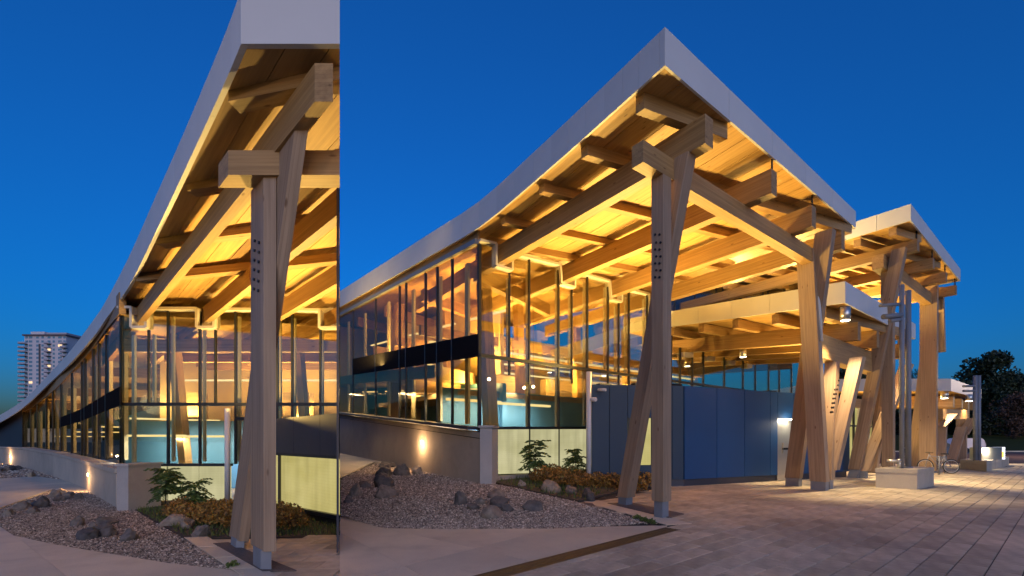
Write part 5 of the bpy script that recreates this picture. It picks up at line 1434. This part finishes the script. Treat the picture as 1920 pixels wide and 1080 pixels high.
# ================================================================== FAR TREES, TOWER
def tree(base, h, r, label, seed, m='leaf_dark', n=2600, ls=None, mul=2, trunk=.3, group=None, low=.25):
    t = thing('tree', label, 'tree', base, group); b = V(base); rnd = random.Random(seed); ls = ls or r * .11
    cyl('trunk', b, b + V((0, 0, h * .55)), trunk, 'bark', t, trunk * .5, seg=8)
    cl = []
    for k in range(44):
        z = rnd.uniform(low, 1.0); prof = math.sin(math.pi * min(1, max(.06, (z - low * .7) / (1.06 - low * .7)))) ** .6
        a = rnd.uniform(0, 6.28); q = r * prof * rnd.uniform(.2, .85)
        cl.append((b + V((math.cos(a) * q, math.sin(a) * q, z * h * .93)), r * rnd.uniform(.24, .46)))
    pts = []
    for k in range(n * mul):
        c, cr = cl[k % len(cl)]; d = rdir(rnd) * cr * rnd.random() ** .45
        pts.append((c + V((d.x, d.y, d.z * .8)), ls * rnd.uniform(.6, 1.4), rdir(rnd)))
    leafmesh('crown', pts, m, t, .7)
    for c, cr in cl[:7]: cyl('limb', b + V((0, 0, h * .4)), c, trunk * .3, 'bark', t, trunk * .1, seg=5)
def FT(x, ytop, ybase, Y):
    b = P(x, ybase, Y); return (b.x, b.y, lawnz(b.x, b.y) if b.y > 62 and b.x > 10 else -.1), Zat(ytop, Y)
for x, yt, Y, r, lb, sd_, m, n in ((1855, 662, 100, 6.2, 'tallest dark round-headed tree beyond the lawn', 11, 'leaf_dark', 4200), (1893, 700, 108, 6.0, 'dark tree right of the tallest one', 12, 'leaf_dark', 3200),
                             (1925, 706, 98, 6, 'dark tree at the right edge of the view', 13, 'leaf_dark', 3000), (1815, 715, 112, 6.5, 'dark tree behind the far steel pole', 14, 'leaf_dark', 3000),
                             (1902, 738, 90, 3.6, 'small russet tree in front of the dark trees at right', 15, 'leaf_red', 1500), (1716, 684, 90, 2.4, 'narrow dark tree top seen between the canopy posts', 16, 'leaf_dark', 1500),
                             (1600, 690, 95, 9, 'broad dark tree behind the low girder', 17, 'leaf_dark', 3200), (1560, 694, 100, 7, 'dark tree glimpsed between the crossing posts', 18, 'leaf_dark', 2400), (1765, 745, 115, 7, 'low dark tree behind the far canopy', 19, 'leaf_dark', 2400), (1960, 690, 110, 7, 'dark tree just beyond the right edge', 20, 'leaf_dark', 2000)):
    b, zt_ = FT(x, yt, 810, Y); tree(b, zt_ - b[2], r, lb, sd_, m, n, trunk=.28, low=.12, group='trees beyond the lawn' )
hed = []
rnd = random.Random(5)
for k in range(9000):
    X = rnd.uniform(60, 190); Y = 128 + rnd.uniform(-3, 3); hed.append((V((X, Y, 2 + rnd.random() ** .8 * (7 + 2 * math.sin(X * .3)))), rnd.uniform(.8, 1.6), rdir(rnd)))
hg = leafmesh('far_wood', hed, 'leaf_dark', None, .8); tag(hg, 'dark mass of woodland behind the separate trees', 'woodland', kind='stuff')

# apartment tower
TY = 250.
def tp(x, y, dy=0): return P(x, y, TY + dy)
tw = thing('apartment_tower', 'tall pale apartment tower with stacked balconies far behind the roof edge', 'building', (tp(82, 824).x, TY, 0))
M['tower'] = plain('pale_tower_render', (.72, .64, .64), .8, 0, .05, .05); M['towerd'] = plain('dark_tower_trim', (.13, .10, .10), .7); M['twin'] = plain('tower_window', (.16, .30, .38), .3)
M['twall'] = plain('lilac_tower_brick', (.5, .45, .48), .8)
x0, x1 = tp(46, 0).x, tp(124, 0).x
zt_ = Zat(630, TY)
def tbox(name, xa, xb, za, zb2, ya, yb, m, par=None):
    return hexa(name, [V((xa, TY + ya, za)), V((xb, TY + ya, za)), V((xb, TY + yb, za)), V((xa, TY + yb, za))], [V((xa, TY + ya, zb2)), V((xb, TY + ya, zb2)), V((xb, TY + yb, zb2)), V((xa, TY + yb, zb2))], m, par or tw)
bd_ = tbox('body', x0, x1, 0, zt_, 0, 22, 'tower')
tbox('cornice', x0 - .6, x1 + .6, zt_, zt_ + .8, -.8, 22.5, 'towerd')
tbox('penthouse', tp(54, 0).x, tp(80, 0).x, zt_ + .8, Zat(621, TY), 1, 15, 'tower'); tbox('plant_room', tp(79, 0).x, tp(118, 0).x, zt_ + .8, Zat(622, TY), 2, 15, 'twall')
tbox('pier_strip', tp(73.5, 0).x, tp(76, 0).x, 0, zt_ - 4.4, -.35, 0, 'towerd')
nfl = 26; fh = zt_ / nfl
vsw, fsw, lit = [], [], []
rnd = random.Random(9)
for f_ in range(3, nfl):
    z0 = f_ * fh + .9
    for cx_, wd in ((50, 5.0), (57.5, 6.5), (70.5, 5), (80, 4.5), (92, 5.5), (101, 4), (112.5, 7), (121, 4.5)):
        xa = tp(cx_ - wd / 2, 0).x; xb = tp(cx_ + wd / 2, 0).x
        tgt = 'towerlit' if rnd.random() < .045 else 'twin'
        if tgt == 'twin':
            k = len(vsw); vsw += [V((xa, TY - .06, z0)), V((xb, TY - .06, z0)), V((xb, TY - .06, z0 + fh * .52)), V((xa, TY - .06, z0 + fh * .52))]; fsw.append((k, k + 1, k + 2, k + 3))
        else: tbox('lit_window', xa, xb, z0, z0 + fh * .52, -.08, -.02, 'towerlit', bd_)
tag(mk('window', vsw, fsw, 'twin', bd_), kind='stuff')
for f_ in range(3, nfl - 1):
    z0 = f_ * fh
    for xa, xb in ((39.5, 52), (88, 96.5), (118, 127.5)):
        b_ = tbox('balcony', tp(xa, 0).x, tp(xb, 0).x, z0 - .15, z0 + .12, -1.8, 0, 'towerd')
        tbox('balustrade', tp(xa, 0).x, tp(xb, 0).x, z0 + .12, z0 + 1.0, -1.8, -1.72, 'twall', b_)

# ================================================================== PLAZA LAMPS behind the viewpoint (their glints show in the glass)
for (x, y_, lb) in ((-7.5, -5.5, 'plaza lamp post behind the viewpoint, left one'), (1.5, -9, 'plaza lamp post behind the viewpoint, middle one'), (11, -6, 'plaza lamp post behind the viewpoint, right one')):
    t = thing('plaza_lamp', lb, 'lamp post', (x, y_, 0), 'plaza lamps behind the viewpoint')
    cyl('pole', (x, y_, -.1), (x, y_, 5.0), .06, 'steel', t, .045)
    hd_ = cyl('lamp_head', (x, y_, 5.0), (x, y_, 5.12), .1, 'dark', t, .28)
    cyl('lens', (x, y_, 4.985), (x, y_, 5.03), .22, 'lampw', hd_)
    light('POINT', 'lamp_glow', (x, y_, 4.85), 270 if x < 0 else 210, (1, .70, .46), hd_, shadow_soft_size=.2)

x, y_ = 52, 40
t = thing('street_lamp', 'tall street lamp beside the road, just right of the view', 'lamp post', (x, y_, 0))
cyl('pole', (x, y_, -.1), (x, y_, 8.0), .1, 'steel', t, .07)
hd_ = cyl('lamp_head', (x, y_, 8.0), (x, y_, 8.15), .15, 'dark', t, .4); cyl('lens', (x, y_, 7.98), (x, y_, 8.03), .32, 'lampw', hd_)
light('POINT', 'lamp_glow', (x, y_, 7.8), 1500, (1, .72, .52), hd_, shadow_soft_size=.25)
